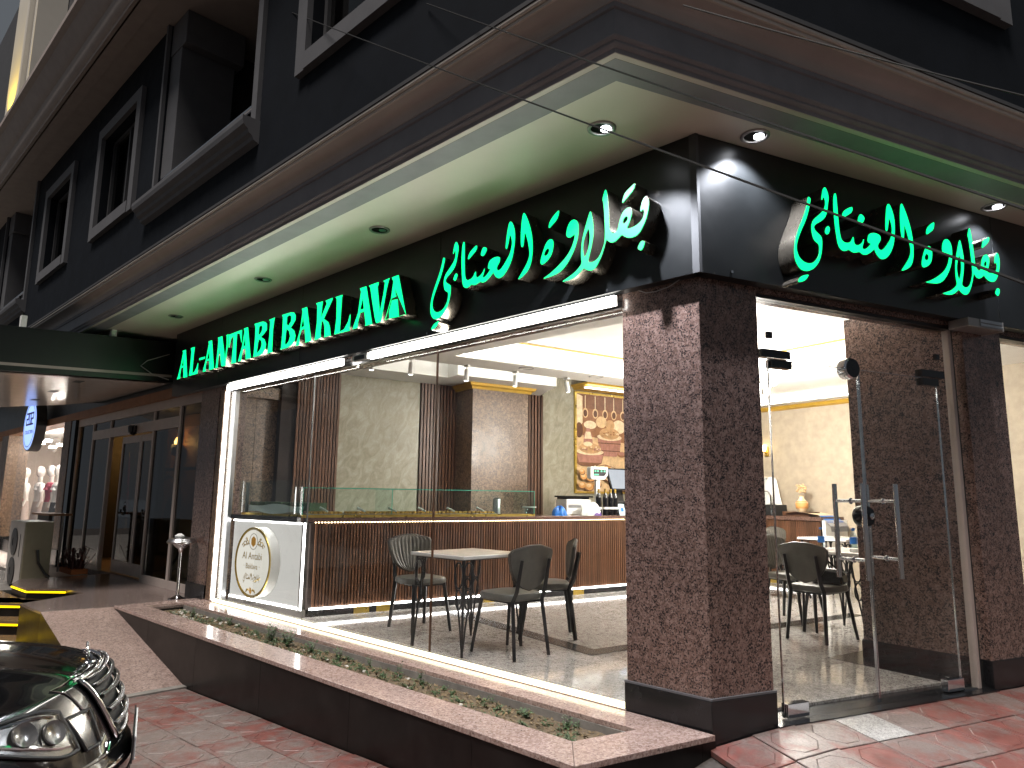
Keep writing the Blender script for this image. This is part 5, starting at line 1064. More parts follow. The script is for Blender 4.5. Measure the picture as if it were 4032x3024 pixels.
# ================================================================ HOTEL ENTRANCE AND SHOP NEXT DOOR
hot = thing('hotel_entrance', 'dark glazed hotel entrance with pale metal frames and sliding doors', 'entrance', (-9.6, .12, 0))
DY = .12
def hb(m, x0, x1, z0, z1, y0=DY-.03, y1=DY+.03): return m.box(x0, x1, y0, y1, z0, z1)
mul = [(-12.62, .05), (-11.73, .06), (-10.80, .06), (-8.85, .06), (-7.88, .07)]
zt = 2.50
for x, w in mul: obj('mullion', hb(MB(), x-w/2, x+w/2, .0, zt-.10), 'frame_alu', hot, bevel=.004)
obj('head', hb(MB(), -12.65, -7.02, zt-.099, zt+.03), 'frame_alu', hot); obj('transom', hb(MB(), -11.70, -7.92, 2.12, 2.27, DY-.028, DY+.028), 'frame_alu', hot)
obj('sill', hb(MB(), -12.6, -10.83, 0.0, .07, DY-.028, DY+.028).box(-8.82, -7.02, DY-.028, DY+.028, 0, .10), 'frame_alu', hot)
for x0, x1, z0, z1 in ((-12.59, -11.77, .07, zt-.1), (-11.70, -10.83, .07, 2.12), (-11.70, -10.83, 2.27, zt-.1), (-10.77, -8.88, 2.27, zt-.1), (-8.82, -7.92, .10, 2.12), (-8.82, -7.92, 2.27, zt-.1), (-7.84, -7.02, .10, zt-.1)):
    obj('pane', MB().box(x0, x1, DY-.006, DY+.006, z0, z1), 'dark_glass', hot)
for x0, x1 in ((-10.40, -9.56), (-9.55, -8.70)):
    dd = obj('sliding_door', MB().box(x0, x0+.05, DY+.05, DY+.09, .02, 2.11).box(x1-.05, x1, DY+.05, DY+.09, .02, 2.11).box(x0+.05, x1-.05, DY+.051, DY+.089, 2.0, 2.11).box(x0+.05, x1-.05, DY+.051, DY+.089, .02, .20), 'frame_alu', hot)
    obj('pane', MB().box(x0+.05, x1-.05, DY+.065, DY+.075, .20, 2.0), 'dark_glass', dd)
    obj('frosted_band', MB().box(x0+.05, x1-.05, DY+.060, DY+.0645, .86, 1.12), 'lens_glass', dd)
sf = lambda x, z: frame((x, DY+.059, z), (1, 0, 0), (0, 0, 1))
tube2 = lambda pts, w: MB().tube([Vector((p[0], DY+.057, p[1])) for p in pts], w, 5)
obj('lettering', tube2([(-9.06, 1.10), (-9.05, 1.0), (-9.05, .93), (-9.10, .90), (-9.20, .90), (-9.26, .93), (-9.27, .99)], .012).tube([(-9.12, DY+.057, .99), (-9.15, DY+.057, .96), (-9.2, DY+.057, .96)], .010, 5).box(-9.17, -9.15, DY+.05, DY+.058, .84, .86).box(-9.22, -9.20, DY+.05, DY+.058, .84, .86), 'dark_plastic', hot)
obj('lettering', tube2([(-10.02, 1.0), (-10.05, 1.03), (-10.09, 1.0), (-10.06, .96), (-10.02, .98), (-10.02, .91), (-10.10, .89), (-10.2, .91), (-10.22, .97)], .012).box(-10.06, -10.04, DY+.05, DY+.058, 1.07, 1.09), 'dark_plastic', hot)
obj('camera_dome', MB().lathe([(.01, -.13), (.07, -.09), (.085, 0), (.07, .02)], 16, (-9.62, DY-.05, 2.22)), 'black_gloss', hot, smooth=True)
obj('lobby', MB().box(-13.2, -6.96, 3.2, 3.25, 0, 2.9).box(-13.24, -13.19, .2, 3.2, 0, 2.9).box(-13.2, -6.96, .2, 3.2, 2.75, 2.9), 'lobby_dark', hot); obj('lobby_floor', MB().box(-13.2, -6.96, .16, 3.2, -.1, .0), 'ramp_granite', hot)
obj('wall_panel', MB().box(-12.9, -11.2, 1.75, 1.8, 1.72, 2.72), 'lobby_wall', hot); obj('wall_panel', MB().box(-12.9, -8.6, 1.752, 1.8, .1, 1.66), 'lobby_wall', hot)
wl_ = thing('lobby_wall_lamp', 'amber bulb lamp in a dark cage on the lobby wall', 'wall light', (-12.05, 1.62, 1.9)); obj('cage', MB().lathe([(.05, -.02), (.10, .04), (.11, .14), (.09, .20)], 12, (-12.05, 1.62, 1.95), cap=False), 'dark_plastic', wl_); obj('bulb', MB().lathe([(.01, .10), (.045, .18), (.05, .24), (.01, .32)], 12, (-12.05, 1.62, 1.97)), 'bulb_amber', wl_, smooth=True); obj('stem', MB().tube([(-12.05, 1.62, 1.62), (-12.05, 1.62, 1.94)], .012, 6), 'dark_plastic', wl_)
lamp('bulb_glow', 'POINT', (-12.05, 1.45, 2.2), (-12.05, 1.45, 0), 16, (1, .55, .16), wl_, shadow_soft_size=.05)
ar = thing('lobby_arch', 'dark curved metal clothes arch inside the hotel lobby', 'rack', (-11.1, 1.2, 0)); obj('arch', MB().tube([(-11.65, 1.2, 0), (-11.65, 1.2, 1.1)]+[(-11.12-.53*math.cos(a*math.pi/10), 1.2, 1.1+.42*math.sin(a*math.pi/10)) for a in range(11)]+[(-10.59, 1.2, 0)], .028, 8), 'dark_plastic', ar, smooth=True); obj('coat', MB().lathe([(.19, .0), (.16, .3), (.10, .52), (.03, .6)], 12, (-11.0, 1.2, .55), 1, .5), 'lobby_dark', ar, smooth=True)
fg = thing('flag', 'folded red and white flag standing in the lobby', 'flag', (-12.7, 1.0, 0)); obj('pole', MB().tube([(-12.75, 1.0, .05), (-12.7, 1.0, 2.0)], .014, 8), 'gold_metal', fg); obj('cloth', MB().lathe([(.13, .75), (.10, 1.2), (.05, 1.7), (.02, 1.9)], 10, (-12.69, 1.0, 0), 1, .5), 'red_cloth', fg, smooth=True); obj('hem', MB().lathe([(.135, .55), (.131, .749)], 10, (-12.69, 1.0, 0), 1, .5), 'shirt_white', fg)
# band, lintel and granite piers over the entrance and the boutique
obj('fascia_band', MB().box(-24, -6.45, .10, .36, 2.66, 3.36), 'sign_black', bld)
obj('granite_band', MB().box(-24, -6.985, .02, .34, 2.53, 2.659), 'lobby_wall', bld)
for x0, x1 in ((-13.36, -12.92), (-18.75, -18.05)):
    pr_ = obj('pier', MB().box(x0, x1, .03, .45, -.1, 2.529), 'column_granite', bld); obj('pier_base', MB().box(x0-.01, x1+.01, .018, .45, -.1, .2), 'black_granite', pr_)
obj('dark_pier', MB().box(-12.915, -12.66, .04, .34, 0, 2.529), 'black_gloss', bld)
bq = thing('boutique_window', 'brightly lit clothes shop window with white mannequins behind glass', 'shop window', (-15.7, .2, 0))
obj('pane', MB().box(-18.04, -15.72, .14, .152, .15, 2.52), 'clear_glass', bq); obj('pane', MB().box(-15.70, -13.37, .14, .152, .15, 2.52), 'clear_glass', bq)
obj('stall_riser', MB().box(-18.04, -13.37, .10, .30, -.1, .149), 'black_granite', bq)
obj('display_box', MB().box(-21.5, -13.3, 2.4, 2.45, 0, 3.0).box(-21.55, -21.5, .46, 2.4, 0, 3.0).box(-13.3, -13.25, .46, 2.4, 0, 3.0).box(-21.5, -13.3, .46, 2.4, -.05, .14).box(-21.5, -18.76, .40, .459, -.05, 3.0), 'boutique_wall', bq); obj('display_ceiling', MB().box(-21.5, -13.3, .46, 2.4, 2.75, 2.8), 'white_paint', bq)
for i in range(10):
    x = -19.6+.62*i; obj('spot', MB().box(x-.09, x+.09, .7+.12*(i % 3), .82+.12*(i % 3), 2.30+.12*(i % 2), 2.34+.12*(i % 2)), 'shop_light', bq)
ptn = MB(); rr = random.Random(3)
for i in range(12):
    for j in range(7): x = -19.6+.20*i+.06*(j % 2); z = 1.55+.10*j; ptn.lathe([(.045, 0), (.028, .001)], 7, (0, 0, 0), cap=False).v; n_ = 14; seg = ptn.v[-n_:]; ptn.v[-n_:] = [Vector((x+p.x, 2.398-.002, z+p.y)) for p in seg]
obj('pattern', ptn, 'ink_brown', bq)['kind'] = 'stuff'
obj('poster', MB().box(-15.2, -13.4, 2.385, 2.395, 1.95, 2.7), 'paper_white', bq)
def mannequin(x, y, lab, h, top='shirt_white', skirt='skirt_pale', rz=0):
    t = thing('mannequin', lab, 'mannequin', (x, y, .14), rz, 'white mannequins in the boutique window'); t.scale = (.92, .92, .92)
    obj('body', MB().lathe([(.0, 1.55), (.045, 1.555), (.085, 1.60), (.098, 1.68), (.092, 1.76), (.055, 1.82), (.002, 1.835)], 18, (0, -.01, 0), .92, 1.05, cap=False).lathe([(.055, 1.40), (.048, 1.46), (.05, 1.57)], 14, cap=False).lathe([(.09, .0), (.085, .3), (.12, .75), (.155, .92)], 16, (0, 0, 0), 1.05, .75, cap=False), 'mannequin_white', t, local=True, smooth=True)
    m = MB().lathe([(.145, .93), (.13, 1.05), (.128, 1.10), (.155, 1.22), (.175, 1.33), (.12, 1.405), (.055, 1.42)], 20, (0, 0, 0), 1.12, .72, cap=False)
    for sd in (-1, 1): m.tube([(sd*.16, 0, 1.37), (sd*.215, .0, 1.27), (sd*.235, -.01, 1.17)], [.062, .058, .055], 10); m.lathe([(.058, -.02), (.045, .03), (.01, .06)], 10, (sd*.07, -.085, 1.25))
    sh = obj('shirt', m, top, t, local=True, smooth=True)
    a = MB()
    for sd in (-1, 1): a.tube([(sd*.235, -.01, 1.18), (sd*.245, -.0, 1.0), (sd*.225, -.06, .80)], [.04, .036, .028], 8)
    obj('arm', a, 'mannequin_white', t, local=True, smooth=True)['kind'] = 'stuff'
    obj('skirt', MB().lathe([(.20, .30), (.175, .7), (.148, .935)], 18, (0, 0, 0), 1.1, .78, cap=False), skirt, t, local=True, smooth=True)
    if lab.startswith('left'): obj('bow', MB().lathe([(.01, .80), (.09, .86), (.14, .95), (.13, 1.0)], 10, (.02, -.05, 0), 1, .8), 'pink_cloth', t, local=True, smooth=True)
mannequin(-19.45, .75, 'leftmost white mannequin in a white shirt with a pink bow', 1)
mannequin(-18.0, .75, 'second white mannequin from the left in a white shirt', 1)
mannequin(-17.15, .78, 'third white mannequin wearing a red top under the white one', 1, 'pink_cloth')
mannequin(-16.4, .75, 'rightmost white mannequin next to the granite pier', 1, 'shirt_white', 'lobby_dark')
bs = thing('blade_sign', 'round glowing blue sign reading 202 COLLECTION under the canopy', 'sign', (-15.05, -.2, 2.1)); bc = lambda d: frame((-15.02, -.19-d, 2.555), (1, 0, 0), (0, 0, 1))
cir = lambda r_: [(r_*math.cos(i*math.pi/24), r_*math.sin(i*math.pi/24)) for i in range(48)]
flat('drum', [cir(.52)], .18, 'dark_plastic', bs, frame((-15.02, -.01, 2.555), (1, 0, 0), (0, 0, 1))); flat('face', [cir(.49)], .004, 'blade_face', bs, bc(0)); flat('ring', [cir(.445), cir(.425)], .002, 'dark_plastic', bs, bc(.005))
bar_ = MB()
def seg(x, segs, w=.16, h=.26, t_=.035):
    S_ = {'t': (0, w, h-t_, h), 'm': (0, w, h/2-t_/2, h/2+t_/2), 'b': (0, w, 0, t_), 'tl': (0, t_, h/2, h), 'tr': (w-t_, w, h/2, h), 'bl': (0, t_, 0, h/2), 'br': (w-t_, w, 0, h/2)}
    for s_ in segs: a, b, c, d = S_[s_]; bar_.box(-15.02+x+a, -15.02+x+b, -.200-.003*(s_ in 'tmb'), -.195, 2.56+c, 2.56+d)
seg(-.28, ('t', 'tr', 'm', 'bl', 'b')); seg(-.08, ('t', 'tr', 'tl', 'bl', 'br', 'b')); seg(.12, ('t', 'tr', 'm', 'bl', 'b')); obj('lettering', bar_, 'purple_print', bs)
text('lettering', 'COLLECTION', .105, 'purple_print', bs, bc(.006) @ Matrix.Translation((0, -.17, 0)), .002)
# canopy over the hotel door
can = thing('entrance_canopy', 'wide black canopy box with a glossy ribbed underside over the hotel door', 'canopy', (-9.5, -1, 2.7))
slope = lambda y: -.055*(-y)
cpts = [(-8.05, .10), (-8.05, -2.15), (-14.1, -2.15), (-11.45, -.0), (-11.45, .10)]
m = MB()
for (x, y) in cpts: m.v.append(Vector((x, y, 2.735+slope(y)*.9)))
for (x, y) in cpts: m.v.append(Vector((x, y, 3.29+slope(y))))
m.f = [(0, 1, 2, 3, 4), (5, 9, 8, 7, 6)]+[(i, (i+1) % 5, 5+(i+1) % 5, 5+i) for i in range(5)]; obj('fascia', m, 'sign_black', can)
obj('trim_line', MB().q((-8.046, .0, 2.80), (-8.046, -2.15, 2.80-.05*2.15), (-8.046, -2.15, 2.835-.05*2.15), (-8.046, .0, 2.835)), 'soffit_dim', can)
plain('canopy_soffit', (.66, .60, .56), .14, .1, var=.05)
e1 = Vector((-11.45, 0, 0)); e2 = Vector((-14.1, -2.15, 0)); dirj = Vector((.44, .80, 0)).normalized()
for k in range(7):                                      # long soffit boards, tilted joints
    x0 = -8.13-.95*k; x1 = x0-.93; z_ = lambda y: 2.728+slope(y)*.9
    pts = []
    for (x, y) in ((x0-.0, -.02), (x0-.0-.55*0, -2.1), (x1, -2.1), (x1, -.02)):
        y0 = y
        if x < -11.4: lim = (x+11.45)*(2.15/2.65); y0 = min(y, lim)
        pts.append((x, y0))
    if pts[3][1] <= pts[2][1]+.05: continue
    obj('soffit_board', MB().q(*[(x, y, z_(y)) for x, y in pts]).q(*[(x, y, z_(y)-.006) for x, y in pts[::-1]]), 'canopy_soffit', can)
for x, y in ((-8.55, -1.0), (-9.9, -.98), (-11.25, -.92)): obj('recessed_slot', MB().box(x-.11, x+.11, y-.05, y+.05, 2.735+slope(y)*.9-.016, 2.735+slope(y)*.9-.008), 'cable_black', can)
for y in (-.75, -1.75): obj('hanger', MB().box(-8.2, -8.12, y-.03, y+.03, 3.27+slope(y), SZ), 'white_paint', can)
obj('wire', MB().tube([(-7.95, -.09, 3.1), (-8.0, -.35, 2.98), (-8.02, -.42, 2.90), (-7.97, -.28, 2.80), (-7.9, -.09, 2.74)], .006, 6), 'aluminium', can)
# air conditioner, pot plant, ashtray stand
ac = thing('air_conditioner', 'tall beige outdoor air conditioner with two round fans by the terrace', 'air conditioner', (-10.6, -.85, -.1))
obj('cabinet', MB().box(-11.10, -10.20, -1.05, -.70, -.10, .80), 'ac_beige', ac, bevel=.012); obj('front', MB().box(-11.09, -10.21, -1.062, -1.051, -.09, .79), 'ac_white', ac)
for z in (.50, .08): g = MB().lathe([(.19, 0), (.20, .012), (.06, .02), (.05, .012)], 26).xf(frame((-10.72, -1.063, z), (1, 0, 0), (0, 0, 1))); obj('fan_grille', g, 'dark_plastic', ac, smooth=True)
obj('service_panel', MB().box(-10.198, -10.188, -.98, -.80, .40, .64), 'ac_beige', ac, bevel=.003); obj('pipe', MB().tube([(-10.17, -.88, .40), (-10.15, -.86, .22), (-10.16, -.76, .06), (-10.15, -.70, .01)], .018, 8), 'dark_plastic', ac, smooth=True); obj('name_plate', MB().box(-10.40, -10.37, -1.066, -1.063, .30, .62), 'dark_plastic', ac)
mp = thing('board_shelf', 'brown board shelf on a thin post behind the air conditioner', 'shelf', (-11.3, -.4, 0)); obj('board', MB().box(-12.0, -10.9, -.62, -.30, .86, .89), 'lobby_wall', mp); obj('post', MB().tube([(-11.0, -.4, .0), (-11.0, -.4, .86)], .015, 8), 'aluminium', mp); obj('dark_side', MB().box(-11.9, -11.2, -.55, -.5, -.1, .86), 'lobby_dark', mp)
pp = thing('pot_plant', 'spiky dark red plant in a low terracotta trough by the sliding doors', 'plant', (-10.6, -.25, 0)); obj('trough', MB().box(-11.0, -10.35, -.38, -.15, .0, .075), 'terracotta', pp, bevel=.01)
lv = MB(); rr = random.Random(5)
for i in range(90):
    x, y = rr.uniform(-10.95, -10.4), rr.uniform(-.35, -.18); a = rr.uniform(0, 6.28); l = rr.uniform(.16, .34); h = rr.uniform(.12, .34); d_ = Vector((math.cos(a), math.sin(a), 0)); s_ = Vector((-d_.y, d_.x, 0))*.008
    b0 = Vector((x, y, .06)); b1 = b0+d_*l*.5+UP*h; b2 = b0+d_*l+UP*h*.8; lv.q(b0-s_, b0+s_, b1+s_, b1-s_).q(b1-s_, b1+s_, b2)
obj('leaves', lv, 'leaf_red', pp)
ash = thing('ashtray_stand', 'slim chrome ashtray stand with a domed top beside the granite jamb', 'ashtray', (-6.80, -.17, 0)); c = (-6.80, -.17, 0)
obj('foot', MB().lathe([(.10, 0), (.10, .012), (.06, .025), (.025, .05), (.02, .055)], 20, c), 'chrome', ash, smooth=True); obj('pole', MB().lathe([(.019, .05), (.019, .53)], 12, c), 'chrome', ash, smooth=True)
obj('cone', MB().lathe([(.02, .53), (.035, .58), (.085, .62), (.10, .64)], 20, c), 'chrome', ash, smooth=True); obj('dome', MB().lathe([(.10, .64), (.158, .645), (.165, .665), (.14, .70), (.06, .715), (.0, .717)], 24, c, cap=False), 'steel', ash, smooth=True); obj('tissue', MB().lathe([(.05, 0), (.055, .02), (.02, .045)], 7, (-6.82, -.19, .712)), 'paper_white', ash)

# ================================================================ PLANTER
pla = thing('planter', 'long low planter with polished pink granite caps and dark stone sides', 'planter', (-3.3, -.55, -.3))
mf = -.888
fx_ = [-6.62, -5.6, -4.45, -3.25, -2.05, -.90, -.205]
for a, b in zip(fx_[:-1], fx_[1:]): obj('face_panel', MB().box(a+.0015, b-.0015, mf, mf+.03, -.72, -.008), 'planter_face', pla)
ea, eb = Vector((-.205, mf, 0)), Vector((.028, -.020, 0)); ed = (eb-ea).normalized(); en = Vector((ed.y, -ed.x, 0))
for t0, t1 in ((0, .38), (.383, .80), (.803, .898)): obj('face_panel', MB().extr([(0, -.6), (-.03, -.6), (-.03, -.008), (0, -.008)], lambda p: ea+ed*t0+en*p[0]+UP*p[1], lambda p: ea+ed*t1+en*p[0]+UP*p[1]), 'planter_face', pla)
cz0, cz1 = -.007, .023; co = mf-.012; rim = -.645
mi = (-.42, -.655)
for a, b in ((-6.40, -5.02), (-5.017, -3.62), (-3.617, -2.22), (-2.217, -.9)): obj('cap_slab', MB().box(a, b, co, rim, cz0, cz1), 'cap_granite', pla, bevel=.003)
oc_ = ea+en*.012-ed*.014
obj('cap_slab', MB().prism([(-.897, co), (oc_.x-.002, co), (mi[0]-.002, rim), (-.897, rim)], cz0, cz1), 'cap_granite', pla, bevel=.003)
e2_ = ea+ed*.60+en*.012; e3_ = ea+ed*.885+en*.012
obj('cap_slab', MB().prism([(oc_.x, co), (e2_.x, e2_.y), (-.325, -.345), (mi[0], rim)], cz0, cz1), 'cap_granite', pla, bevel=.003)
obj('cap_slab', MB().prism([(e2_.x+.001, e2_.y+.003), (e3_.x, e3_.y), (-.552, -.022), (-.552, -.257), (-.30, -.252), (-.325, -.342)], cz0, cz1), 'cap_granite', pla, bevel=.003)
for a, b in ((-6.38, -4.55), (-4.547, -3.05), (-3.047, -1.62), (-1.617, -.553)): obj('cap_slab', MB().box(a, b, -.258, -.022, cz0, cz1), 'cap_granite', pla, bevel=.003)
obj('cap_slab', MB().box(-6.62, -6.403, co, -.022, cz0, cz1-.002), 'cap_granite', pla, bevel=.003)
obj('inner_wall', MB().box(-6.38, -.32, -.262, -.245, -.3, cz0).box(-6.40, -.42, rim-.015, rim, -.3, cz0), 'concrete', pla)
rr = random.Random(11)
import mathutils.noise as mn
sz = lambda x, y: -.050+.020*mn.noise(Vector((x*3, y*3, 0)))+.010*mn.noise(Vector((x*14, y*14, 3)))
ms = MB()
nx_, ny_ = 240, 18
for i in range(nx_+1):
    for j in range(ny_+1):
        x = -6.39+(-.30+6.39)*i/nx_; y = rim-.02+(-.245-rim+.02)*j/ny_; ms.v.append(Vector((x, y, sz(x, y))))
for i in range(nx_):
    for j in range(ny_): a = i*(ny_+1)+j; ms.f.append((a, a+ny_+1, a+ny_+2, a+1))
obj('soil_bed', ms, 'soil', pla, smooth=True)
pbm = MB()
for i in range(120):
    x = -6.3+abs(rr.gauss(0, .75)) if i < 100 else rr.uniform(-6.2, -.5); y = rr.uniform(rim+.03, -.27)
    if x > -.5: continue
    r_ = rr.uniform(.006, .017); pbm.lathe([(.3*r_, -.5*r_), (r_, 0), (.7*r_, .55*r_), (.1*r_, .7*r_)], 7, (x, y, sz(x, y)+.3*r_), rr.uniform(.8, 1.4), 1)
o = obj('pebbles', pbm, 'pebble_white', None, smooth=True); o['kind'] = 'stuff'
dl_ = MB()
for i in range(5200):
    x = rr.uniform(-6.3, -.5); y = rr.uniform(rim+.02, -.27); a = rr.uniform(0, 6.28); l = rr.uniform(.008, .028); d_ = Vector((math.cos(a), math.sin(a), rr.uniform(-.1, .7)))*l; s_ = Vector((-math.sin(a), math.cos(a), rr.uniform(-.3, .3)))*l*.35; b0 = Vector((x, y, sz(x, y)+.002)); dl_.q(b0-s_*.3, b0+d_*.5-s_, b0+d_, b0+d_*.5+s_)
o = obj('leaf_litter', dl_, 'dry_leaf', None); o['kind'] = 'stuff'
def sprig(m, x, y, h, n, w, spread):
    z = sz(x, y); 
    for k in range(n):
        a = rr.uniform(0, 6.28); top = Vector((x+spread*math.cos(a)*rr.uniform(.3, 1), y+spread*.7*math.sin(a)*rr.uniform(.3, 1), z+h*rr.uniform(.55, 1))); b = Vector((x+rr.uniform(-.01, .01), y+rr.uniform(-.01, .01), z))
        st_ = (top-b); sd = st_.orthogonal().normalized()*.0018; m.q(b-sd, b+sd, top)
        nl = max(4, int(h*42))
        for q_ in range(nl):
            t_ = .2+.8*q_/nl; c = b+st_*t_; a2 = rr.uniform(0, 6.28); l = w*rr.uniform(.6, 1.25)*(1-.4*t_); d_ = Vector((math.cos(a2), math.sin(a2), rr.uniform(-.25, .6))).normalized()*l; s_ = d_.cross(UP).normalized()*l*.34
            m.q(c, c+d_*.45+s_, c+d_, c+d_*.45-s_)
wd = MB()
for i in range(420):
    x = rr.uniform(-6.2, -.6); dens = .35+.65*(1 if -5.6 < x < -2.2 else .3)
    if rr.random() > dens: continue
    sprig(wd, x, rr.uniform(rim+.05, -.28), rr.uniform(.02, .06), 3, .022, .045)
o = obj('ground_weeds', wd, 'leaf_green', None); o['kind'] = 'stuff'
PL = [(-5.75, -.40, .12, 9, .035, .06, 'leafy weed among white pebbles at the hotel end of the planter'), (-5.05, -.33, .13, 8, .035, .07, 'upright weed against the back edge, before the counter sign'), (-4.05, -.40, .17, 16, .04, .11, 'bushiest green weed of the planter, left part of the dense clump'), (-3.72, -.42, .16, 16, .04, .11, 'dense green weed beside the bushiest one'), (-3.40, -.38, .13, 12, .038, .09, 'green weed at the right end of the dense clump'),
      (-3.02, -.36, .12, 9, .035, .08, 'low weed right of the dense clump'), (-2.62, -.34, .13, 5, .032, .05, 'thin upright weed near the pane joint'), (-2.28, -.33, .16, 4, .034, .04, 'tall spindly weed with a leafy tip by the back edge'), (-2.02, -.34, .14, 4, .034, .04, 'spindly weed just right of the tallest one'), (-1.0, -.36, .075, 6, .045, .06, 'broad leaved green weed near the corner pillar'), (-.72, -.34, .10, 8, .032, .07, 'leafy weed against the planter corner by the pillar'), (-.55, -.50, .07, 8, .03, .07, 'small weed at the very right end of the soil')]
for x, y, h, n, w, sp, lab in PL:
    t = thing('weed', lab, 'weed', (x, y, sz(x, y)), 0, 'weeds growing in the planter'); m = MB(); sprig(m, x, y, h, n, w, sp); obj('leaves', m, 'leaf_green', t)

# ================================================================ OVERHEAD CABLES
for lab, a, b in (('black overhead cable crossing the window and Arabic lettering, the lowest one', (-2.916, -1.15, 5.08), (1.76, -1.755, 1.715)), ('black overhead cable running across the eaves, the middle one', (-1.127, -1.17, 4.21), (1.768, -1.706, 1.897)), ('black overhead cable along the upper cornice of the right side', (0.531, -1.007, 3.42), (1.67, -0.634, 2.687))):
    a, b = Vector(a), Vector(b); e = b+(b-a)*.5; pts = [a.lerp(e, i/24)-UP*.02*math.sin(math.pi*i/24) for i in range(25)]
    tag(obj('overhead_cable', MB().tube(pts, .0036, 6), 'cable_black', None), lab, 'cable', 'overhead cables')

# ================================================================ PARKED CAR
CH_, CX, CY = R(71), -2.14, -2.27
cf = Vector((math.cos(CH_), math.sin(CH_), 0)); cr = Vector((cf.y, -cf.x, 0)); CZ0 = -.45
car = thing('parked_car', 'glossy black saloon car with a tall chrome grille and hood ornament', 'car', (CX, CY, CZ0), CH_)
def cl(f_, r_, z): return Vector((f_, -r_, z))          # local: +x forwards, +y to its left; r to its right
# side profile rows: (forward, z, half width, sweep back at the edge, drop at the edge)
ROWS = [(-.10, .16, .70, .22, 0), (.06, .20, .76, .30, 0), (.115, .30, .80, .36, 0), (.12, .42, .82, .40, .0), (.085, .475, .82, .42, .0), (.075, .50, .82, .42, .01), (.045, .60, .83, .46, .015), (.0, .72, .82, .52, .03), (-.045, .795, .80, .50, .055), (-.09, .822, .79, .46, .07), (-.25, .865, .80, .36, .085), (-.6, .915, .83, .14, .09), (-1.0, .955, .86, .02, .09), (-1.28, .975, .87, .0, .09)]
def crm(l, t):
    n = len(l)-1; x = t*n; i = min(int(x), n-1); k = x-i
    p0, p1, p2, p3 = l[max(i-1, 0)], l[i], l[i+1], l[min(i+2, n)]
    return [.5*((2*b)+(c-a)*k+(2*a-5*b+4*c-d)*k*k+(3*b-a-3*c+d)*k*k*k) for a, b, c, d in zip(p0, p1, p2, p3)]
def S(u, v, o=0.0):                                     # u -1..1 across (+ = its right), v row index
    f_, z, w, sw, dr = crm(ROWS, v/(len(ROWS)-1)); au = abs(u)
    crease = .012*math.exp(-((au-.42)/.06)**2) if v > 9 else 0
    p = cl(f_-sw*au**2.4, u*w, z-dr*au**2.2+crease)
    if o:
        e = 1e-3; a = S(min(u+e, 1), v)-S(u-e, v); b = S(u, min(v+.01, 13))-S(u, v-.01); n = a.cross(b); n.normalize()
        if n.x*.5+n.z < 0: n = -n
        p = p+n*o
    return p
nose = MB().grid(lambda a, b: S(a*2-1, b*13), 48, 60)
obj('body', nose, 'car_black', car, local=True, smooth=True)
def side(sd):
    m = MB()
    st = [(13, 1.0), (12, 1.0), (11.5, 1), (11, 1.0), (10.5, 1.0), (10, 1.0), (9, 1), (8, 1), (7, 1), (6, 1), (5, 1), (4, 1), (3, 1), (2, 1), (1, 1), (0, 1)]
    rows = []
    for v, _ in st:
        p = S(sd, v); q = [p]
        wz = max(p.z, .2)
        for k, (dw, t) in enumerate(((.045, .12), (.07, .35), (.075, .6), (.05, .9), (.02, 1.0))):
            q.append(Vector((p.x-.10*t*(v < 9), p.y+(-sd)*dw*(1 if v > 7 else .4), p.z+(.2-p.z)*t)))
        rows.append(q)
    for r_ in rows: m.v += r_
    for i in range(len(rows)-1):
        for j in range(5): a = i*6+j; m.f.append((a, a+1, a+7, a+6))
    obj('fender', m, 'car_black', car, local=True, smooth=True)
side(1); side(-1)
# cabin and tail
sec = [(-1.28, .975, .87), (-2.05, 1.39, .62), (-2.6, 1.45, .60), (-3.2, 1.42, .60), (-4.0, 1.10, .70), (-4.62, 1.04, .78), (-4.74, .75, .80), (-4.70, .30, .78)]
m = MB()
for f_, z, w in sec:
    for u in (-1, -.5, 0, .5, 1): m.v.append(cl(f_, u*w, z-.03*u*u))
for i in range(len(sec)-1):
    for j in range(4): a = i*5+j; m.f.append((a, a+1, a+6, a+5))
for sd, j in ((-1, 0), (1, 4)):
    b0 = len(m.v)
    for (f_, z, w) in sec: m.v.append(cl(f_, sd*.92, min(z-.02, .92) if z > .8 else z))
    for (f_, z, w) in sec: m.v.append(cl(f_, sd*.90, .2))
    for i in range(len(sec)-1): m.f.append((i*5+j, (i+1)*5+j, b0+i+1, b0+i)); m.f.append((b0+i, b0+i+1, b0+8+i+1, b0+8+i))
obj('cabin', m, 'car_black', car, local=True, smooth=True)
gm = MB(); gm.q(cl(-1.33, -.78, 1.02), cl(-1.33, .78, 1.02), cl(-2.0, .56, 1.385), cl(-2.0, -.56, 1.385)); obj('windscreen', gm, 'tinted_glass', car, local=True)
for sd in (-1, 1):
    g = MB().q(cl(-1.55, sd*.90, .95), cl(-3.9, sd*.86, 1.0), cl(-3.2, sd*.625, 1.37), cl(-2.1, sd*.645, 1.34)); obj('side_glass', g, 'tinted_glass', car, local=True)
    for f_ in (-.92, -3.75):
        w_ = obj('wheel', MB().tube([cl(f_, sd*.70, .32), cl(f_, sd*.935, .32)], .32, 28), 'tyre', car, local=True, smooth=True)
        obj('rim', MB().tube([cl(f_, sd*.936, .32), cl(f_, sd*.945, .32)], .21, 24), 'chrome', w_, local=True)
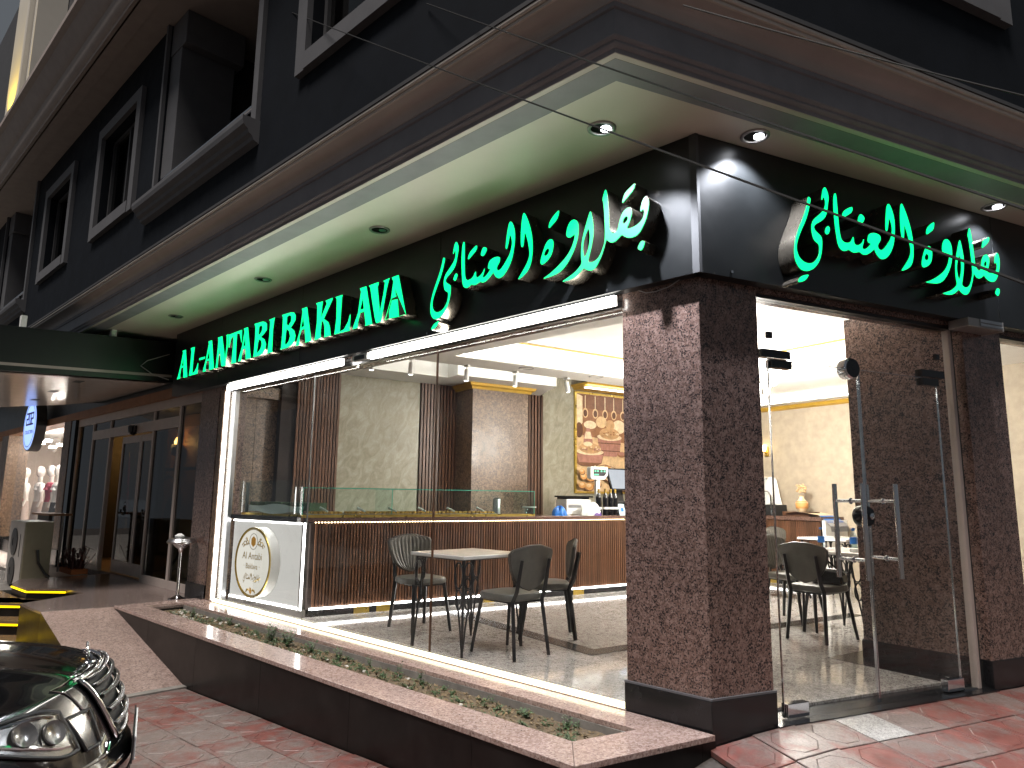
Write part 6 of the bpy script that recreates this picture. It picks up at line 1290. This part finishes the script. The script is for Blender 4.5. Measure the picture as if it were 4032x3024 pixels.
# grille
GT, GB, GW0, GW1 = 8.55, 5.35, .36, .27
def gp(u, t, o): # t 0 bottom..1 top ; u -1..1
    w = GW1+(GW0-GW1)*(t**.8); return S(u*w/.82, GB+(GT-GB)*t, o)
obj('grille_back', MB().grid(lambda a, b: gp(a*2-1, b, .004), 20, 12), 'cable_black', car, local=True, smooth=True)
for k in range(5):
    t = .10+.185*k; m = MB()
    m.grid(lambda a, b: gp((a*2-1)*.95, t+.085*b, .012+.03*math.sin(b*math.pi*.9)), 24, 5)
    obj('grille_slat', m, 'lamp_smoke', car, local=True, smooth=True)
    obj('chrome_lip', MB().tube([gp((a/16-1)*.95, t+.082, .030) for a in range(33)], .0032, 6), 'chrome', car, local=True, smooth=True)
edge = [gp(-1, t/12, .016) for t in range(13)]+[gp(u/10-1, 1.0, .016) for u in range(1, 20)]+[gp(1, 1-t/12, .016) for t in range(13)]+[gp(1-u/10, 0, .016) for u in range(1, 21)]
obj('grille_surround', MB().tube(edge, .012, 10), 'chrome', car, local=True, smooth=True)
edge2 = [gp(-1.30, t/12, .004) for t in range(4, 13)]+[gp((u/10-1)*1.30, 1.16, .004) for u in range(0, 21)]+[gp(1.30, 1-t/12, .004) for t in range(0, 9)]
obj('hood_trim', MB().tube(edge2, .004, 6), 'chrome', car, local=True, smooth=True)
# head lamps
def patch(us, vs, o, mat, name, par=car, n=(12, 12), shape=None):
    return obj(name, MB().grid(lambda a, b: (shape or (lambda a, b: S(us[0]+(us[1]-us[0])*a, vs[0]+(vs[1]-vs[0])*b, o)))(a, b), *n), mat, par, local=True, smooth=True)
for sd in (1, -1):
    def inner(a, b, o, sd=sd): # trapezoid turn lens
        vb = 5.55+1.25*b; u0 = .48+.01*(1-b); u1 = .595+.03*b; return S(sd*(u0+(u1-u0)*a), vb, o)
    def outer(a, b, o, sd=sd):
        u = .635+.32*a; vm = 6.45+.75*a; h = 1.22*(1-.55*a**2)*(.55+.45*math.sin(min(1, a*2.2+.25)*math.pi/2)); return S(sd*u, vm+h*(b*2-1)*.82, o)
    for nm, fn in (('indicator', inner), ('head_lamp', outer)):
        base = patch(None, None, 0, 'lamp_reflector' if nm == 'head_lamp' else 'lamp_smoke', nm, car, (14, 14), lambda a, b, fn=fn: fn(a, b, .003))
        patch(None, None, 0, 'lens_glass', 'lens', base, (14, 14), lambda a, b, fn=fn: fn(a, b, .016))
        ed_ = [fn(t/10, 0, .010) for t in range(11)]+[fn(1, t/10, .010) for t in range(1, 11)]+[fn(1-t/10, 1, .010) for t in range(1, 11)]+[fn(0, 1-t/10, .010) for t in range(1, 11)]
        obj('rim', MB().tube(ed_, .004, 6), 'chrome', base, local=True, smooth=True)
        obj('seal', MB().tube([p+Vector((0, 0, -.001)) for p in ed_], .009, 6), 'cable_black', base, local=True, smooth=True)
    for a in (.22, .52):
        c = outer(a, .46, .006); q_ = outer(a, .46, .05); obj('projector', MB().lathe([(.010, .0), (.045, .004), (.052, .012), (.05, .02), (.03, .006)], 20).xf(Matrix.Translation(c) @ (q_-c).to_track_quat('Z', 'Y').to_matrix().to_4x4()), 'lamp_smoke', car, local=True, smooth=True)
    obj('lamp_fin', MB().tube([outer(t/10, .16+.1*t/10, .008) for t in range(1, 10)], .008, 6).tube([outer(t/10, .82, .008) for t in range(1, 9)], .006, 6), 'chrome', car, local=True, smooth=True)
# bumper trims, air intake and plate
obj('air_intake', MB().grid(lambda a, b: S((a*2-1)*.70, 1.4+1.1*b, .004), 24, 5), 'cable_black', car, local=True, smooth=True)
obj('bumper_crease', MB().tube([S(-.95+1.9*t/24, 4.3, .004) for t in range(25)], .008, 6), 'car_black', car, local=True, smooth=True)
for sd in (1, -1): obj('bumper_trim', MB().tube([S(sd*(.34+.55*t/10), 3.25-.02*t, .008) for t in range(11)], .007, 6).tube([S(sd*(.40+.14*t/8), 5.3-.9*math.sin(t/8*math.pi/2), .006) for t in range(9)], .006, 6), 'chrome', car, local=True, smooth=True)
pl_ = obj('number_plate', MB().box(.128, .138, -.26, .26, .405, .515), 'plate_white', car, local=True, bevel=.003); obj('plate_frame', MB().box(.12, .1279, -.275, .275, .395, .525), 'dark_plastic', pl_, local=True)
# hood ornament: an upright ring with three spokes on a small foot
o0 = S(0, 9.15, .0); rc = o0+Vector((-.012, 0, .062)); rg_ = [rc+Vector((-.006*math.sin(a), .036*math.cos(a), .036*math.sin(a))) for a in [2*math.pi*i/28 for i in range(29)]]
m = MB().tube(rg_, .0038, 8, cap=False)
for a in (90, 210, 330): m.tube([rc, rc+Vector((0, .035*math.cos(R(a)), .035*math.sin(R(a))))], [.0055, .001], 6)
m.tube([o0+Vector((-.004, 0, -.004)), rc+Vector((0, 0, -.034))], .0035, 6).lathe([(.022, 0), (.018, .008), (.004, .010)], 14, tuple(o0), 1.3, 1)
obj('hood_ornament', m, 'chrome', car, local=True, smooth=True)
